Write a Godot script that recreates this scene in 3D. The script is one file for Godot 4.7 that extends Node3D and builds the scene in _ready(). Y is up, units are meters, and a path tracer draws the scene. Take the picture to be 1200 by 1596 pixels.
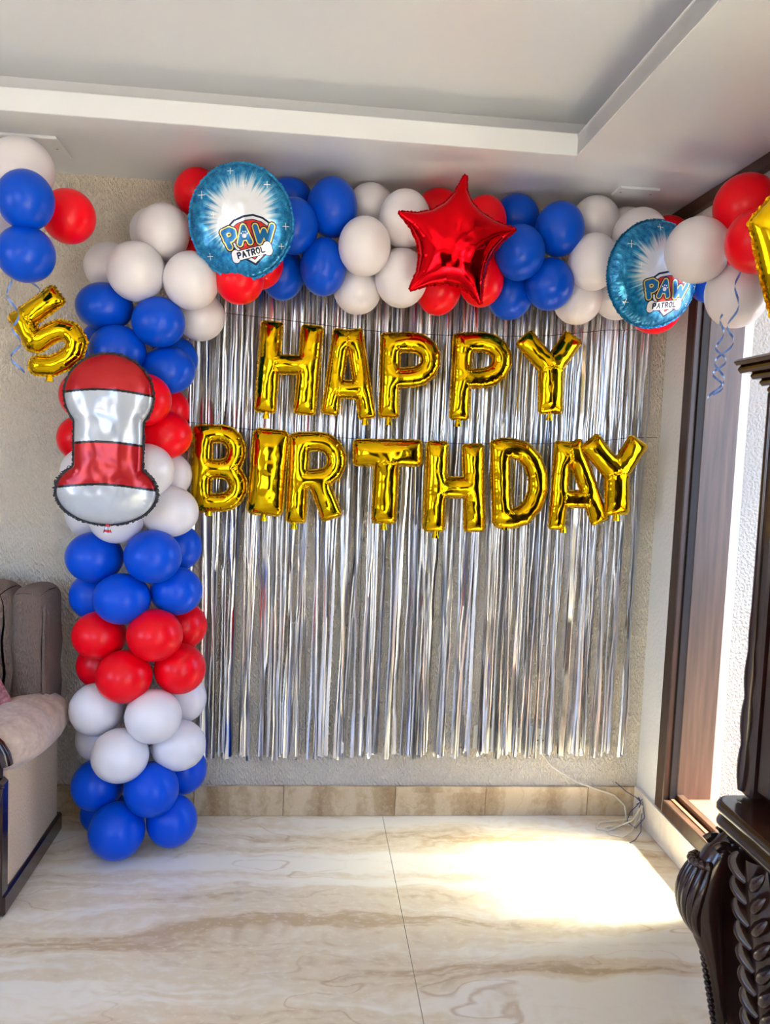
extends Node3D

# ---------------------------------------------------------------- mesh collector
class MB:
	var v := PackedVector3Array()
	var n := PackedVector3Array()
	var t := PackedVector2Array()
	var ix := PackedInt32Array()

	func vert(p: Vector3, nn: Vector3, uv := Vector2.ZERO) -> int:
		v.append(p); n.append(nn); t.append(uv)
		return v.size() - 1

	func tri(a: int, b: int, c: int) -> void:
		var g := (v[b] - v[a]).cross(v[c] - v[a])
		if g.dot(n[a] + n[b] + n[c]) > 0.0:
			ix.append_array([a, c, b])
		else:
			ix.append_array([a, b, c])

	func quad(a: int, b: int, c: int, d: int) -> void:
		tri(a, b, c); tri(a, c, d)

	func poly(pts: Array, nn: Vector3) -> void:
		var k := v.size()
		for p in pts: vert(p, nn, Vector2(p.x + p.z, p.y))
		for i in range(2, pts.size()): tri(k, k + i - 1, k + i)

	# a box whose edges are bevelled
	func box(c: Vector3, s: Vector3, b := 0.003, basis := Basis()) -> void:
		var h := s * 0.5
		b = minf(b, minf(h.x, minf(h.y, h.z)) * 0.9)
		for a in 3:
			var u := (a + 1) % 3
			var w := (a + 2) % 3
			for sg in [-1.0, 1.0]:
				var nn := Vector3.ZERO
				nn[a] = sg
				var pts := []
				for q in [[-1, -1], [1, -1], [1, 1], [-1, 1]]:
					var p := Vector3.ZERO
					p[a] = sg * h[a]; p[u] = q[0] * (h[u] - b); p[w] = q[1] * (h[w] - b)
					pts.append(c + basis * p)
				poly(pts, basis * nn)
			for s1 in [-1.0, 1.0]:
				for s2 in [-1.0, 1.0]:
					var pts := []
					for q in [[0, -1], [0, 1], [1, 1], [1, -1]]:
						var p := Vector3.ZERO
						p[u] = s1 * (h[u] - (b if q[0] else 0.0)); p[w] = s2 * (h[w] - (0.0 if q[0] else b)); p[a] = q[1] * (h[a] - b)
						pts.append(c + basis * p)
					var nn := Vector3.ZERO
					nn[u] = s1; nn[w] = s2
					poly(pts, (basis * nn).normalized())
		for sx in [-1.0, 1.0]:
			for sy in [-1.0, 1.0]:
				for sz in [-1.0, 1.0]:
					var sg := Vector3(sx, sy, sz)
					var i := h - Vector3(b, b, b)
					poly([c + basis * (sg * Vector3(h.x, i.y, i.z)), c + basis * (sg * Vector3(i.x, h.y, i.z)), c + basis * (sg * Vector3(i.x, i.y, h.z))], (basis * sg).normalized())

	# a grid of nu x nv points with normals from its own slopes
	func sheet(nu: int, nv: int, f: Callable, closed_u := false, flip := false) -> void:
		var k := v.size()
		var P := []
		for j in nv:
			for i in nu:
				P.append(f.call(float(i) / (nu if closed_u else nu - 1), float(j) / (nv - 1)))
		for j in nv:
			for i in nu:
				var i0 := (i - 1 + nu) % nu if closed_u else maxi(i - 1, 0)
				var i1 := (i + 1) % nu if closed_u else mini(i + 1, nu - 1)
				var du: Vector3 = P[j * nu + i1] - P[j * nu + i0]
				var dv: Vector3 = P[mini(j + 1, nv - 1) * nu + i] - P[maxi(j - 1, 0) * nu + i]
				if du.length() < 1e-7:
					var jj := 1 if j == 0 else nv - 2
					du = P[jj * nu + i1] - P[jj * nu + i0]
				var nn: Vector3 = du.cross(dv).normalized() * (-1.0 if flip else 1.0)
				vert(P[j * nu + i], nn, Vector2(float(i) / nu, float(j) / nv))
		for j in nv - 1:
			for i in (nu if closed_u else nu - 1):
				var i1 := (i + 1) % nu
				quad(k + j * nu + i, k + j * nu + i1, k + (j + 1) * nu + i1, k + (j + 1) * nu + i)

	func ball(c: Vector3, r: Vector3, nu := 20, nv := 12) -> void:
		sheet(nu, nv, func(a: float, b: float): return c + Vector3(sin(PI * b) * cos(TAU * a), -cos(PI * b), -sin(PI * b) * sin(TAU * a)) * r, true)

	# a tube along points; r is one radius or one per point; squash flattens along the second axis
	func tube(pts: PackedVector3Array, r, sides := 8, squash := 1.0) -> void:
		var m := pts.size()
		var k := v.size()
		var up := Vector3(0.13, 0.31, 0.94)
		for i in m:
			var d := (pts[mini(i + 1, m - 1)] - pts[maxi(i - 1, 0)]).normalized()
			var a := (up - d * up.dot(d)).normalized()
			up = a
			var b := d.cross(a)
			var rr: float = r[i] if r is Array or r is PackedFloat32Array else r
			for s in sides:
				var th := TAU * s / sides
				vert(pts[i] + a * cos(th) * rr * squash + b * sin(th) * rr, (a * cos(th) / squash + b * sin(th)).normalized(), Vector2(float(s) / sides, i))
		for i in m - 1:
			for s in sides:
				quad(k + i * sides + s, k + i * sides + (s + 1) % sides, k + (i + 1) * sides + (s + 1) % sides, k + (i + 1) * sides + s)
		for e in [0, m - 1]:
			var d := (pts[1] - pts[0]).normalized() * -1.0 if e == 0 else (pts[m - 1] - pts[m - 2]).normalized()
			var c := vert(pts[e], d)
			for s in sides: tri(c, k + e * sides + s, k + e * sides + (s + 1) % sides)

	# a flat ribbon along points with the given side vectors
	func ribbon(pts: PackedVector3Array, side: PackedVector3Array, thick := 0.0003) -> void:
		for sg in [-1.0, 1.0]:
			var k := v.size()
			for i in pts.size():
				var d := pts[mini(i + 1, pts.size() - 1)] - pts[maxi(i - 1, 0)]
				var nn: Vector3 = side[i].cross(d).normalized() * sg
				vert(pts[i] - side[i] + nn * thick, nn); vert(pts[i] + side[i] + nn * thick, nn)
			for i in pts.size() - 1: quad(k + 2 * i, k + 2 * i + 1, k + 2 * i + 3, k + 2 * i + 2)

	# a soft box: rounded all over with radius r, bulging by puff
	func soft(c: Vector3, s: Vector3, r: float, puff := 0.0, seg := 4, mid := 6, wob := 0.0) -> void:
		var h := s * 0.5
		for a in 3:
			var u := (a + 1) % 3
			var w := (a + 2) % 3
			for sg in [-1.0, 1.0]:
				var cu := _cuts(h[u], r, seg, mid)
				var cw := _cuts(h[w], r, seg, mid)
				var f := func(x: float, y: float):
					var q := Vector3.ZERO
					q[a] = sg * h[a]
					q[u] = cu[roundi(x * (cu.size() - 1))]
					q[w] = cw[roundi(y * (cw.size() - 1))]
					var inn := q.clamp(-h + Vector3(r, r, r), h - Vector3(r, r, r))
					var p := inn + (q - inn).normalized() * r
					var e := Vector3(1 - pow(absf(p.x / h.x), 2), 1 - pow(absf(p.y / h.y), 2), 1 - pow(absf(p.z / h.z), 2))
					p[a] += sg * puff * e[u] * e[w]
					p += Vector3(sin(p.y * 31 + p.z * 17), sin(p.z * 27 + p.x * 19), sin(p.x * 23 + p.y * 29)) * wob
					return c + p
				var k := v.size()
				sheet(cu.size(), cw.size(), f)
				var nn := Vector3.ZERO
				nn[a] = sg
				if n[k + (cu.size() * (cw.size() / 2)) + cu.size() / 2].dot(nn) < 0:
					for i in range(k, n.size()): n[i] = -n[i]
					for i in range(ix.size() - (cu.size() - 1) * (cw.size() - 1) * 6, ix.size(), 3):
						var tmp := ix[i + 1]
						ix[i + 1] = ix[i + 2]; ix[i + 2] = tmp

	func _cuts(h: float, r: float, seg: int, mid: int) -> Array:
		var o := []
		for i in seg: o.append(-h + r * (1.0 - tan(PI / 4 * (1.0 - float(i) / seg))))
		for i in mid + 1: o.append(lerpf(-h + r, h - r, float(i) / mid))
		for i in range(1, seg + 1): o.append(h - r + r * tan(PI / 4 * float(i) / seg))
		return o

	func mesh() -> ArrayMesh:
		var a := []
		a.resize(Mesh.ARRAY_MAX)
		a[Mesh.ARRAY_VERTEX] = v; a[Mesh.ARRAY_NORMAL] = n; a[Mesh.ARRAY_TEX_UV] = t; a[Mesh.ARRAY_INDEX] = ix
		var m := ArrayMesh.new()
		m.add_surface_from_arrays(Mesh.PRIMITIVE_TRIANGLES, a)
		return m

# ---------------------------------------------------------------- scene helpers
var taken := {}

func numbered(called: String) -> String:
	var k: int = taken.get(called, 0)
	taken[called] = k + 1
	return called if k == 0 else "%s_%03d" % [called, k]

func obj(called: String, mb: MB, mat: Material, parent: Node = null) -> MeshInstance3D:
	var o := MeshInstance3D.new()
	o.mesh = mb.mesh()
	o.material_override = mat
	o.cast_shadow = GeometryInstance3D.SHADOW_CASTING_SETTING_ON
	o.name = called if parent else numbered(called)
	(parent if parent else self).add_child(o, true)
	return o

func thing(called: String, label: String, category: String, at := Vector3.ZERO, group := "") -> Node3D:
	var o := Node3D.new()
	o.name = numbered(called)
	add_child(o, true)
	o.position = at
	return tag(o, label, category, group)

func tag(o: Node3D, label: String, category: String, group := "") -> Node3D:
	o.set_meta("label", label)
	o.set_meta("category", category)
	if group: o.set_meta("group", group)
	return o

func struct(called: String, mb: MB, mat: Material, label: String, category: String) -> MeshInstance3D:
	var o := obj(called, mb, mat)
	o.set_meta("kind", "structure")
	tag(o, label, category)
	return o

func boxed(c: Vector3, s: Vector3, b := 0.003, basis := Basis()) -> MB:
	var m := MB.new()
	m.box(c, s, b, basis)
	return m

func span(a: Vector3, b: Vector3, bev := 0.003) -> MB:
	return boxed((a + b) * 0.5, (b - a).abs(), bev)

func mat(c: Color, rough := 0.5, metal := 0.0, spec := 0.5) -> StandardMaterial3D:
	var m := StandardMaterial3D.new()
	m.albedo_color = c
	m.roughness = rough
	m.metallic = metal
	m.metallic_specular = spec
	m.cull_mode = BaseMaterial3D.CULL_DISABLED
	return m

func rgb(r: int, g: int, b: int) -> Color:
	return Color(r / 255.0, g / 255.0, b / 255.0)

func noise(freq: float, seed_: int, oct := 3, kind := FastNoiseLite.TYPE_SIMPLEX_SMOOTH, fractal := FastNoiseLite.FRACTAL_FBM) -> FastNoiseLite:
	var f := FastNoiseLite.new()
	f.frequency = freq; f.seed = seed_; f.noise_type = kind; f.fractal_octaves = oct; f.fractal_type = fractal
	return f

func bumps(m: StandardMaterial3D, f: FastNoiseLite, size: int, scale: Vector3, strength: float, depth := 8.0) -> void:
	var im := f.get_seamless_image(size, size)
	im.convert(Image.FORMAT_RGBA8)
	im.bump_map_to_normal_map(depth)
	m.normal_enabled = true
	m.normal_texture = ImageTexture.create_from_image(im)
	m.normal_scale = strength
	m.uv1_triplanar = true
	m.uv1_world_triplanar = true
	m.uv1_scale = scale

func grain(a: Color, b: Color, seed_: int, w: int, h: int, fx: float, fy: float, gain := 1.0) -> ImageTexture:
	var f := noise(1.0, seed_, 4)
	var im := Image.create(w, h, false, Image.FORMAT_RGB8)
	for y in h:
		for x in w:
			# two samples blended so that the picture repeats without a seam
			var s := float(x) / w
			var q := float(y) / h
			var n0 := lerpf(f.get_noise_2d(x * fx, y * fy), f.get_noise_2d((x - w) * fx, y * fy), s)
			var n1 := lerpf(f.get_noise_2d(x * fx, (y - h) * fy), f.get_noise_2d((x - w) * fx, (y - h) * fy), s)
			im.set_pixel(x, y, a.lerp(b, clampf(lerpf(n0, n1, q) * gain + 0.5, 0, 1)))
	return ImageTexture.create_from_image(im)

func tri_tex(m: StandardMaterial3D, tex: Texture2D, scale: Vector3, offset := Vector3.ZERO) -> StandardMaterial3D:
	m.albedo_texture = tex
	m.uv1_triplanar = true
	m.uv1_world_triplanar = true
	m.uv1_scale = scale
	m.uv1_offset = offset
	return m

# ---------------------------------------------------------------- foil balloons
# signed distance to a union of bars (flat ends), paths (round), ovals and polygons
func shape_sdf(shapes: Array, p: Vector2, soft := 0.006) -> float:
	var d := 1e3
	for s in shapes:
		var e := 1e3
		match s[0]:
			"bar":
				var a: Vector2 = s[1]
				var b: Vector2 = s[2]
				var dir := (b - a).normalized()
				var q := p - (a + b) * 0.5
				var r: float = s[3] * 0.35
				var x := absf(q.dot(dir)) - a.distance_to(b) * 0.5 + r
				var y: float = absf(q.cross(dir)) - s[3] + r
				e = Vector2(maxf(x, 0), maxf(y, 0)).length() + minf(maxf(x, y), 0.0) - r
			"path":
				var pts: Array = s[1]
				for i in pts.size() - 1:
					var a: Vector2 = pts[i]
					var ab: Vector2 = pts[i + 1] - a
					e = minf(e, (p - a - ab * clampf((p - a).dot(ab) / ab.length_squared(), 0, 1)).length())
				e -= s[2]
			"oval":
				var q: Vector2 = (p - s[1]) / Vector2(s[2], s[3])
				e = (q.length() - 1.0) * minf(s[2], s[3])
			"poly":
				var pts: Array = s[1]
				var sg := 1.0
				var best := 1e6
				var j := pts.size() - 1
				for i in pts.size():
					var a: Vector2 = pts[i]
					var b: Vector2 = pts[j]
					var ab := b - a
					var w := p - a
					best = minf(best, (w - ab * clampf(w.dot(ab) / ab.length_squared(), 0, 1)).length_squared())
					if (p.y >= a.y) != (p.y >= b.y) and (p.x < ab.x * (p.y - a.y) / (b.y - a.y) + a.x): sg = -sg
					j = i
				e = sg * sqrt(best) - 0.004
		var h := maxf(soft - absf(d - e), 0.0) / soft
		d = minf(d, e) - h * h * soft * 0.25
	return d

# inflates an outline: two skins that meet in a seam, a crinkled flat fringe round it
func inflate(root: Node3D, shapes: Array, step: float, fat: float, m: Material, fringe_m: Material, seed_: int, wrinkle := 0.10, rim := 0.008, curl_least := 0.12, body := "foil_skin") -> void:
	var lo := Vector2(1e3, 1e3)
	var hi := -lo
	for s in shapes:
		var pts: Array = s[1] if s[1] is Array else ([s[1], s[2]] if s[0] == "bar" else [s[1] - Vector2(s[2], s[3]), s[1] + Vector2(s[2], s[3])])
		var w: float = s[3] if s[0] == "bar" else s[2] if s[0] == "path" else 0.0
		for q in pts:
			lo = lo.min(q - Vector2(w, w)); hi = hi.max(q + Vector2(w, w))
	lo -= Vector2(rim + 0.012, rim + 0.012)
	hi += Vector2(rim + 0.012, rim + 0.012)
	var nx := int((hi.x - lo.x) / step) + 2
	var ny := int((hi.y - lo.y) / step) + 2
	var sd := PackedFloat32Array(); sd.resize(nx * ny)
	var u := PackedFloat32Array(); u.resize(nx * ny)
	var rough := noise(11.0, seed_, 2)
	var pucker := noise(70.0, seed_ + 9, 1)
	for j in ny:
		for i in nx:
			sd[j * nx + i] = shape_sdf(shapes, lo + Vector2(i, j) * step)
	var inner := PackedInt32Array()
	var diag := PackedFloat32Array()
	for j in range(1, ny - 1):
		for i in range(1, nx - 1):
			var k := j * nx + i
			if sd[k] < 0:
				inner.append(k)
				var g := 0.0
				for o in [k - 1, k + 1, k - nx, k + nx]:
					g += 1.0 if sd[o] < 0 else 1.0 / clampf(sd[k] / (sd[k] - sd[o]), 0.15, 1.0)
				diag.append(g)
				u[k] = sd[k] * sd[k] * 0.5
	var s2 := step * step
	for it in 70:
		var c := 0
		for k in inner:
			u[k] += 1.75 * ((u[k - 1] + u[k + 1] + u[k - nx] + u[k + nx] + s2) / diag[c] - u[k])
			c += 1
	# wrinkles that run away from the seam, strongest close to it
	var top := 0.0
	for k in inner: top = maxf(top, u[k])
	for k in inner:
		var p := lo + Vector2(k % nx, k / nx) * step
		var g := Vector2(sd[k + 1] - sd[k - 1], sd[k + nx] - sd[k - nx]).normalized()
		var foot := p - g * sd[k]
		var near := clampf(1.0 + sd[k] / 0.022, 0.0, 1.0)
		var bend := absf(sd[k + 1] + sd[k - 1] + sd[k + nx] + sd[k - nx] - 4.0 * sd[k]) / s2
		var f := 1.0 + wrinkle * (near * clampf(bend / 22.0, curl_least, 1.0) * pucker.get_noise_2d(foot.x, foot.y) * 2.4 + 0.5 * rough.get_noise_2d(p.x, p.y))
		u[k] *= fat * fat * f * f
	for k in range(nx + 1, nx * (ny - 1) - 1):
		if sd[k] >= 0:
			for o in [k - 1, k + 1, k - nx, k + nx]:
				if sd[o] < 0: u[k] = minf(u[k], u[o] * clampf(sd[k] / sd[o], -3.0, 0.0))
	var mb := MB.new()
	for side in [1.0, -1.0]: _contour(mb, sd, u, nx, ny, lo, hi, step, 0.0, side, null)
	obj(body, mb, m, root)
	if rim > 0:
		var fr := MB.new()
		_contour(fr, sd, u, nx, ny, lo, hi, step, rim, 1.0, noise(90.0, seed_ + 3, 2))
		obj("seam_fringe", fr, fringe_m, root)

# marching squares over the field: the region sd < level; a noise makes it the flat fringe instead of a skin
func _contour(mb: MB, sd: PackedFloat32Array, u: PackedFloat32Array, nx: int, ny: int, lo: Vector2, hi: Vector2, step: float, level: float, side: float, wave) -> void:
	var cache := {}
	var edge := [[0, 1], [1, 2], [2, 3], [3, 0]]
	var lim := PackedFloat32Array()
	if wave:
		lim.resize(nx * ny)
		for k in nx * ny:
			var p := lo + Vector2(k % nx, k / nx) * step
			lim[k] = sd[k] - level * (0.75 + 0.6 * wave.get_noise_2d(p.x * 1.6, p.y * 1.6))
	else:
		lim = sd
	for j in range(1, ny - 2):
		for i in range(1, nx - 2):
			var c := [j * nx + i, j * nx + i + 1, (j + 1) * nx + i + 1, (j + 1) * nx + i]
			var any := false
			var deep := true
			for k in c:
				any = any or lim[k] < 0
				deep = deep and sd[k] < -0.004
			if not any or (wave and deep): continue
			var ids := PackedInt32Array()
			for e in 4:
				var a: int = c[e]
				var b: int = c[(e + 1) % 4]
				if lim[a] < 0:
					if not cache.has(a): cache[a] = _corner(mb, sd, u, nx, a, a, 0.0, lo, hi, step, side, wave)
					ids.append(cache[a])
				if (lim[a] < 0) != (lim[b] < 0):
					var key := mini(a, b) * 4000000 + maxi(a, b)
					if not cache.has(key):
						var a0 := mini(a, b)
						var b0 := maxi(a, b)
						cache[key] = _corner(mb, sd, u, nx, a0, b0, lim[a0] / (lim[a0] - lim[b0]), lo, hi, step, side, wave)
					ids.append(cache[key])
			for q in range(2, ids.size()): mb.tri(ids[0], ids[q - 1], ids[q])

func _corner(mb: MB, sd: PackedFloat32Array, u: PackedFloat32Array, nx: int, a: int, b: int, f: float, lo: Vector2, hi: Vector2, step: float, side: float, wave) -> int:
	var p := lo + (Vector2(a % nx, a / nx) * (1.0 - f) + Vector2(b % nx, b / nx) * f) * step
	var uv := Vector2((p.x - lo.x) / (hi.x - lo.x), 1.0 - (p.y - lo.y) / (hi.y - lo.y))
	if wave:
		var z: float = 0.0035 * wave.get_noise_2d(p.x, p.y)
		var nn := Vector3(wave.get_noise_2d(p.x + 5, p.y), wave.get_noise_2d(p.x, p.y + 5), 1.2).normalized()
		return mb.vert(Vector3(p.x, p.y, z), nn, uv)
	var ga := Vector2(u[a + 1] - u[a - 1], u[a + nx] - u[a - nx]) / (2 * step)
	var gb := Vector2(u[b + 1] - u[b - 1], u[b + nx] - u[b - nx]) / (2 * step)
	var g := ga.lerp(gb, f)
	var h := sqrt(2.0 * maxf(lerpf(u[a], u[b], f), 0.0)) if f == 0.0 else 0.0
	return mb.vert(Vector3(p.x, p.y, h * side), Vector3(-g.x, -g.y, maxf(h, 0.0005) * side).normalized(), uv)

func nozzle(root: Node3D, at: Vector3, m: Material, s := 1.0, turn := 0.0) -> void:
	var nb := MB.new()
	var q := Basis(Vector3.BACK, turn)
	nb.sheet(14, 7, func(a: float, b: float): 
		var r := (0.007 + 0.007 * b + 0.002 * sin(a * TAU * 4) * b) * s
		return at + q * Vector3(cos(-TAU * a) * r, 0.012 - 0.03 * b * s, sin(TAU * a) * r * 0.55), true)
	nb.ball(at + q * Vector3(0, -0.004, 0), Vector3(0.008, 0.006, 0.007) * s, 10, 6)
	obj("nozzle", nb, m, root)

# ---------------------------------------------------------------- latex balloons
func balloons(group: String, rows: Array) -> void:
	for r in rows:
		var rng := RandomNumberGenerator.new()
		rng.seed = hash(r[4])
		var axis := Vector3(rng.randf_range(-0.5, 0.5), rng.randf_range(-0.5, 0.2), -1).normalized()
		var R := Vector3(r[2], r[3], (r[2] + r[3]) * 0.5)
		var f := Basis(Quaternion(Vector3.UP, axis))
		var mb := MB.new()
		mb.sheet(40, 25, func(a: float, b: float):
			var th := PI * b
			var y := -cos(th)
			var rad := sin(th) * (1.0 - 0.07 * pow(maxf(y, 0), 2))
			var q: Vector3 = f * Vector3(rad * cos(TAU * a), y * (1.0 + 0.05 * pow(maxf(y, 0), 4)), -rad * sin(TAU * a))
			return q * R, true)
		var o := thing("balloon", r[4], "balloon", r[1], group)
		obj("latex_skin", mb, M[r[0]], o)
		var k := MB.new()
		var tip: Vector3 = (axis * 1.04) * R
		k.tube(PackedVector3Array([tip, tip + axis * 0.006, tip + axis * 0.010, tip + axis * 0.016]), [0.010, 0.005, 0.007, 0.009], 10)
		obj("knot", k, M[r[0]], o)

var M := {}

# ---------------------------------------------------------------- print painting
func seg_dist(p: Vector2, segs: Array) -> float:
	var e := 1e3
	for s in segs:
		var ab: Vector2 = s[1] - s[0]
		e = minf(e, (p - s[0] - ab * clampf((p - s[0]).dot(ab) / maxf(ab.length_squared(), 1e-9), 0, 1)).length())
	return e

func line(pts: Array) -> Array:
	var o := []
	for i in pts.size() - 1: o.append([pts[i], pts[i + 1]])
	return o

func arc(c: Vector2, rx: float, ry: float, a0: float, a1: float, k := 10) -> Array:
	var o := []
	for i in k + 1:
		var a := deg_to_rad(lerpf(a0, a1, float(i) / k))
		o.append(c + Vector2(cos(a) * rx, sin(a) * ry))
	return o

# strokes in bands of colour: bands = [[radius, colour], ...] from the inside out; unit square -1..1, y up
func stroke(im: Image, segs: Array, bands: Array) -> void:
	var s := im.get_width() * 0.5
	var big: float = bands[-1][0] + 0.01
	var lo := Vector2(9, 9)
	var hi := -lo
	for g in segs:
		for q in g: lo = lo.min(q); hi = hi.max(q)
	for y in range(maxi(0, int((1 - hi.y - big) * s)), mini(im.get_height(), int((1 - lo.y + big) * s) + 1)):
		for x in range(maxi(0, int((lo.x - big + 1) * s)), mini(im.get_width(), int((hi.x + big + 1) * s) + 1)):
			var d := seg_dist(Vector2((x + 0.5) / s - 1, 1 - (y + 0.5) / s), segs)
			for b in bands:
				if d < b[0]:
					var c := im.get_pixel(x, y)
					im.set_pixel(x, y, c.lerp(b[1], clampf((b[0] - d) * s, 0, 1)) if b == bands[-1] else b[1])
					break

func fill_poly(im: Image, pts: Array, bands: Array) -> void:
	var s := im.get_width() * 0.5
	var lo := Vector2(9, 9)
	var hi := -lo
	for q in pts: lo = lo.min(q); hi = hi.max(q)
	var big: float = bands[-1][0] + 0.01
	for y in range(maxi(0, int((1 - hi.y - big) * s)), mini(im.get_height(), int((1 - lo.y + big) * s) + 1)):
		for x in range(maxi(0, int((lo.x - big + 1) * s)), mini(im.get_width(), int((hi.x + big + 1) * s) + 1)):
			var d := shape_sdf([["poly", pts]], Vector2((x + 0.5) / s - 1, 1 - (y + 0.5) / s))
			for b in bands:
				if d < b[0]:
					im.set_pixel(x, y, b[1])
					break

func party_print() -> ImageTexture:
	var im := Image.create(640, 640, false, Image.FORMAT_RGB8)
	var ray_n := noise(2.2, 5, 3)
	var glit := RandomNumberGenerator.new()
	glit.seed = 77
	var k := 0.89
	for y in 640:
		for x in 640:
			var p := Vector2((x + 0.5) / 320 - 1, 1 - (y + 0.5) / 320) / k
			var a := p.angle()
			var r := (p - Vector2(0.04, 0.08)).length()
			var e := 0.70 + 0.16 * ray_n.get_noise_2d(cos(a) * 3, sin(a) * 3) + 0.10 * ray_n.get_noise_2d(cos(a) * 14, sin(a) * 14)
			var w := smoothstep(e + 0.10, e - 0.22, r)
			var b := rgb(8, 96, 160).lerp(rgb(40, 150, 205), clampf(0.5 + ray_n.get_noise_2d(p.x * 3 + 9, p.y * 3), 0, 1))
			var rim := smoothstep(0.70, 0.86, p.length() - 0.06 * p.y)
			if glit.randf() < 0.40 * rim: b = b.lerp([rgb(2, 40, 80), rgb(90, 210, 235), rgb(10, 70, 130)][glit.randi() % 3], 0.65)
			im.set_pixel(x, y, b.lerp(rgb(226, 232, 242), w))
	for q in [[-0.72, 0.45, 0.06], [0.55, 0.62, 0.05], [-0.15, 0.86, 0.05], [0.88, -0.1, 0.05], [-0.62, -0.62, 0.05], [0.78, -0.45, 0.04], [0.1, 0.6, 0.05], [-0.5, 0.1, 0.04]]:
		var c := Vector2(q[0], q[1]) * k
		stroke(im, line([c - Vector2(q[2], 0), c + Vector2(q[2], 0)]) + line([c - Vector2(0, q[2]), c + Vector2(0, q[2])]), [[0.007, Color.WHITE]])
	var V := func(l: Array) -> Array:
		var o := []
		for i in range(0, l.size(), 2): o.append(Vector2(l[i], l[i + 1]) * k)
		return o
	var navy := rgb(22, 34, 66)
	fill_poly(im, V.call([-0.25, -0.14, -0.1, -0.01, 0.1, 0.06, 0.27, 0.08, 0.45, 0.03, 0.6, -0.07, 0.61, -0.3, 0.52, -0.55, 0.27, -0.77, -0.02, -0.62, -0.2, -0.4]), [[-0.075, rgb(196, 44, 28)], [-0.062, navy], [-0.02, rgb(222, 226, 232)], [0.012, navy]])
	var paw := line(V.call([-0.33, -0.22, -0.21, -0.47])) + line(V.call([-0.33, -0.22, -0.21, -0.17, -0.13, -0.20, -0.12, -0.28, -0.17, -0.33, -0.28, -0.35]))
	paw += line(V.call([-0.01, -0.41, 0.07, -0.13, 0.19, -0.38])) + line(V.call([0.03, -0.31, 0.15, -0.30]))
	paw += line(V.call([0.30, -0.12, 0.37, -0.37, 0.46, -0.19, 0.53, -0.36, 0.62, -0.11]))
	stroke(im, paw, [[0.040, rgb(20, 104, 168)], [0.058, rgb(232, 206, 96)], [0.078, navy]])
	stroke(im, line(V.call([0.075, -0.275, 0.085, -0.275])), [[0.036, rgb(240, 244, 250)]])
	for q in [[0.025, -0.235], [0.062, -0.205], [0.105, -0.205], [0.14, -0.238]]:
		var c := Vector2(q[0], q[1]) * k
		stroke(im, [[c, c]], [[0.014, rgb(240, 244, 250)]])
	stroke(im, line(V.call([-0.06, -0.625, 0.48, -0.505])) + line(V.call([-0.11, -0.60, -0.10, -0.67])) + line(V.call([0.51, -0.45, 0.53, -0.53])), [[0.068, rgb(235, 236, 240)], [0.082, navy]])
	var glyph := {"P": [[0, 0, 0, 2], [0, 2, 0.8, 2, 1, 1.5, 0.8, 1, 0, 1]], "A": [[0, 0, 0.5, 2, 1, 0], [0.2, 0.7, 0.8, 0.7]], "T": [[0, 2, 1, 2], [0.5, 2, 0.5, 0]], "R": [[0, 0, 0, 2], [0, 2, 0.8, 2, 1, 1.5, 0.8, 1, 0, 1], [0.5, 1, 1, 0]], "O": [[0.3, 0, 0, 0.5, 0, 1.5, 0.3, 2, 0.7, 2, 1, 1.5, 1, 0.5, 0.7, 0, 0.3, 0]], "L": [[0, 2, 0, 0, 1, 0]]}
	var at := Vector2(-0.055, -0.665)
	var along := Vector2(0.54, 0.12).normalized()
	for c in "PATROL":
		var segs := []
		for l in glyph[c]:
			var pts := []
			for i in range(0, l.size(), 2): pts.append((at + along * l[i] * 0.058 + Vector2(-along.y, along.x) * l[i + 1] * 0.045) * k)
			segs += line(pts)
		stroke(im, segs, [[0.014, navy]])
		at += along * 0.094
	return ImageTexture.create_from_image(im)

func band_print() -> ImageTexture:
	var im := Image.create(256, 384, false, Image.FORMAT_RGB8)
	var red := rgb(176, 14, 22)
	var silver := rgb(184, 190, 200)
	var dark := rgb(24, 22, 26)
	for y in 384:
		for x in 256:
			var v := float(y) / 384 + 0.02 * cos((x - 128) / 60.0)
			var c := red
			for b in [[0.25, silver], [0.53, red], [0.76, silver]]:
				if v > b[0]: c = b[1]
				if absf(v - b[0]) < 0.006: c = dark
			im.set_pixel(x, y, c)
	return ImageTexture.create_from_image(im)

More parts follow.
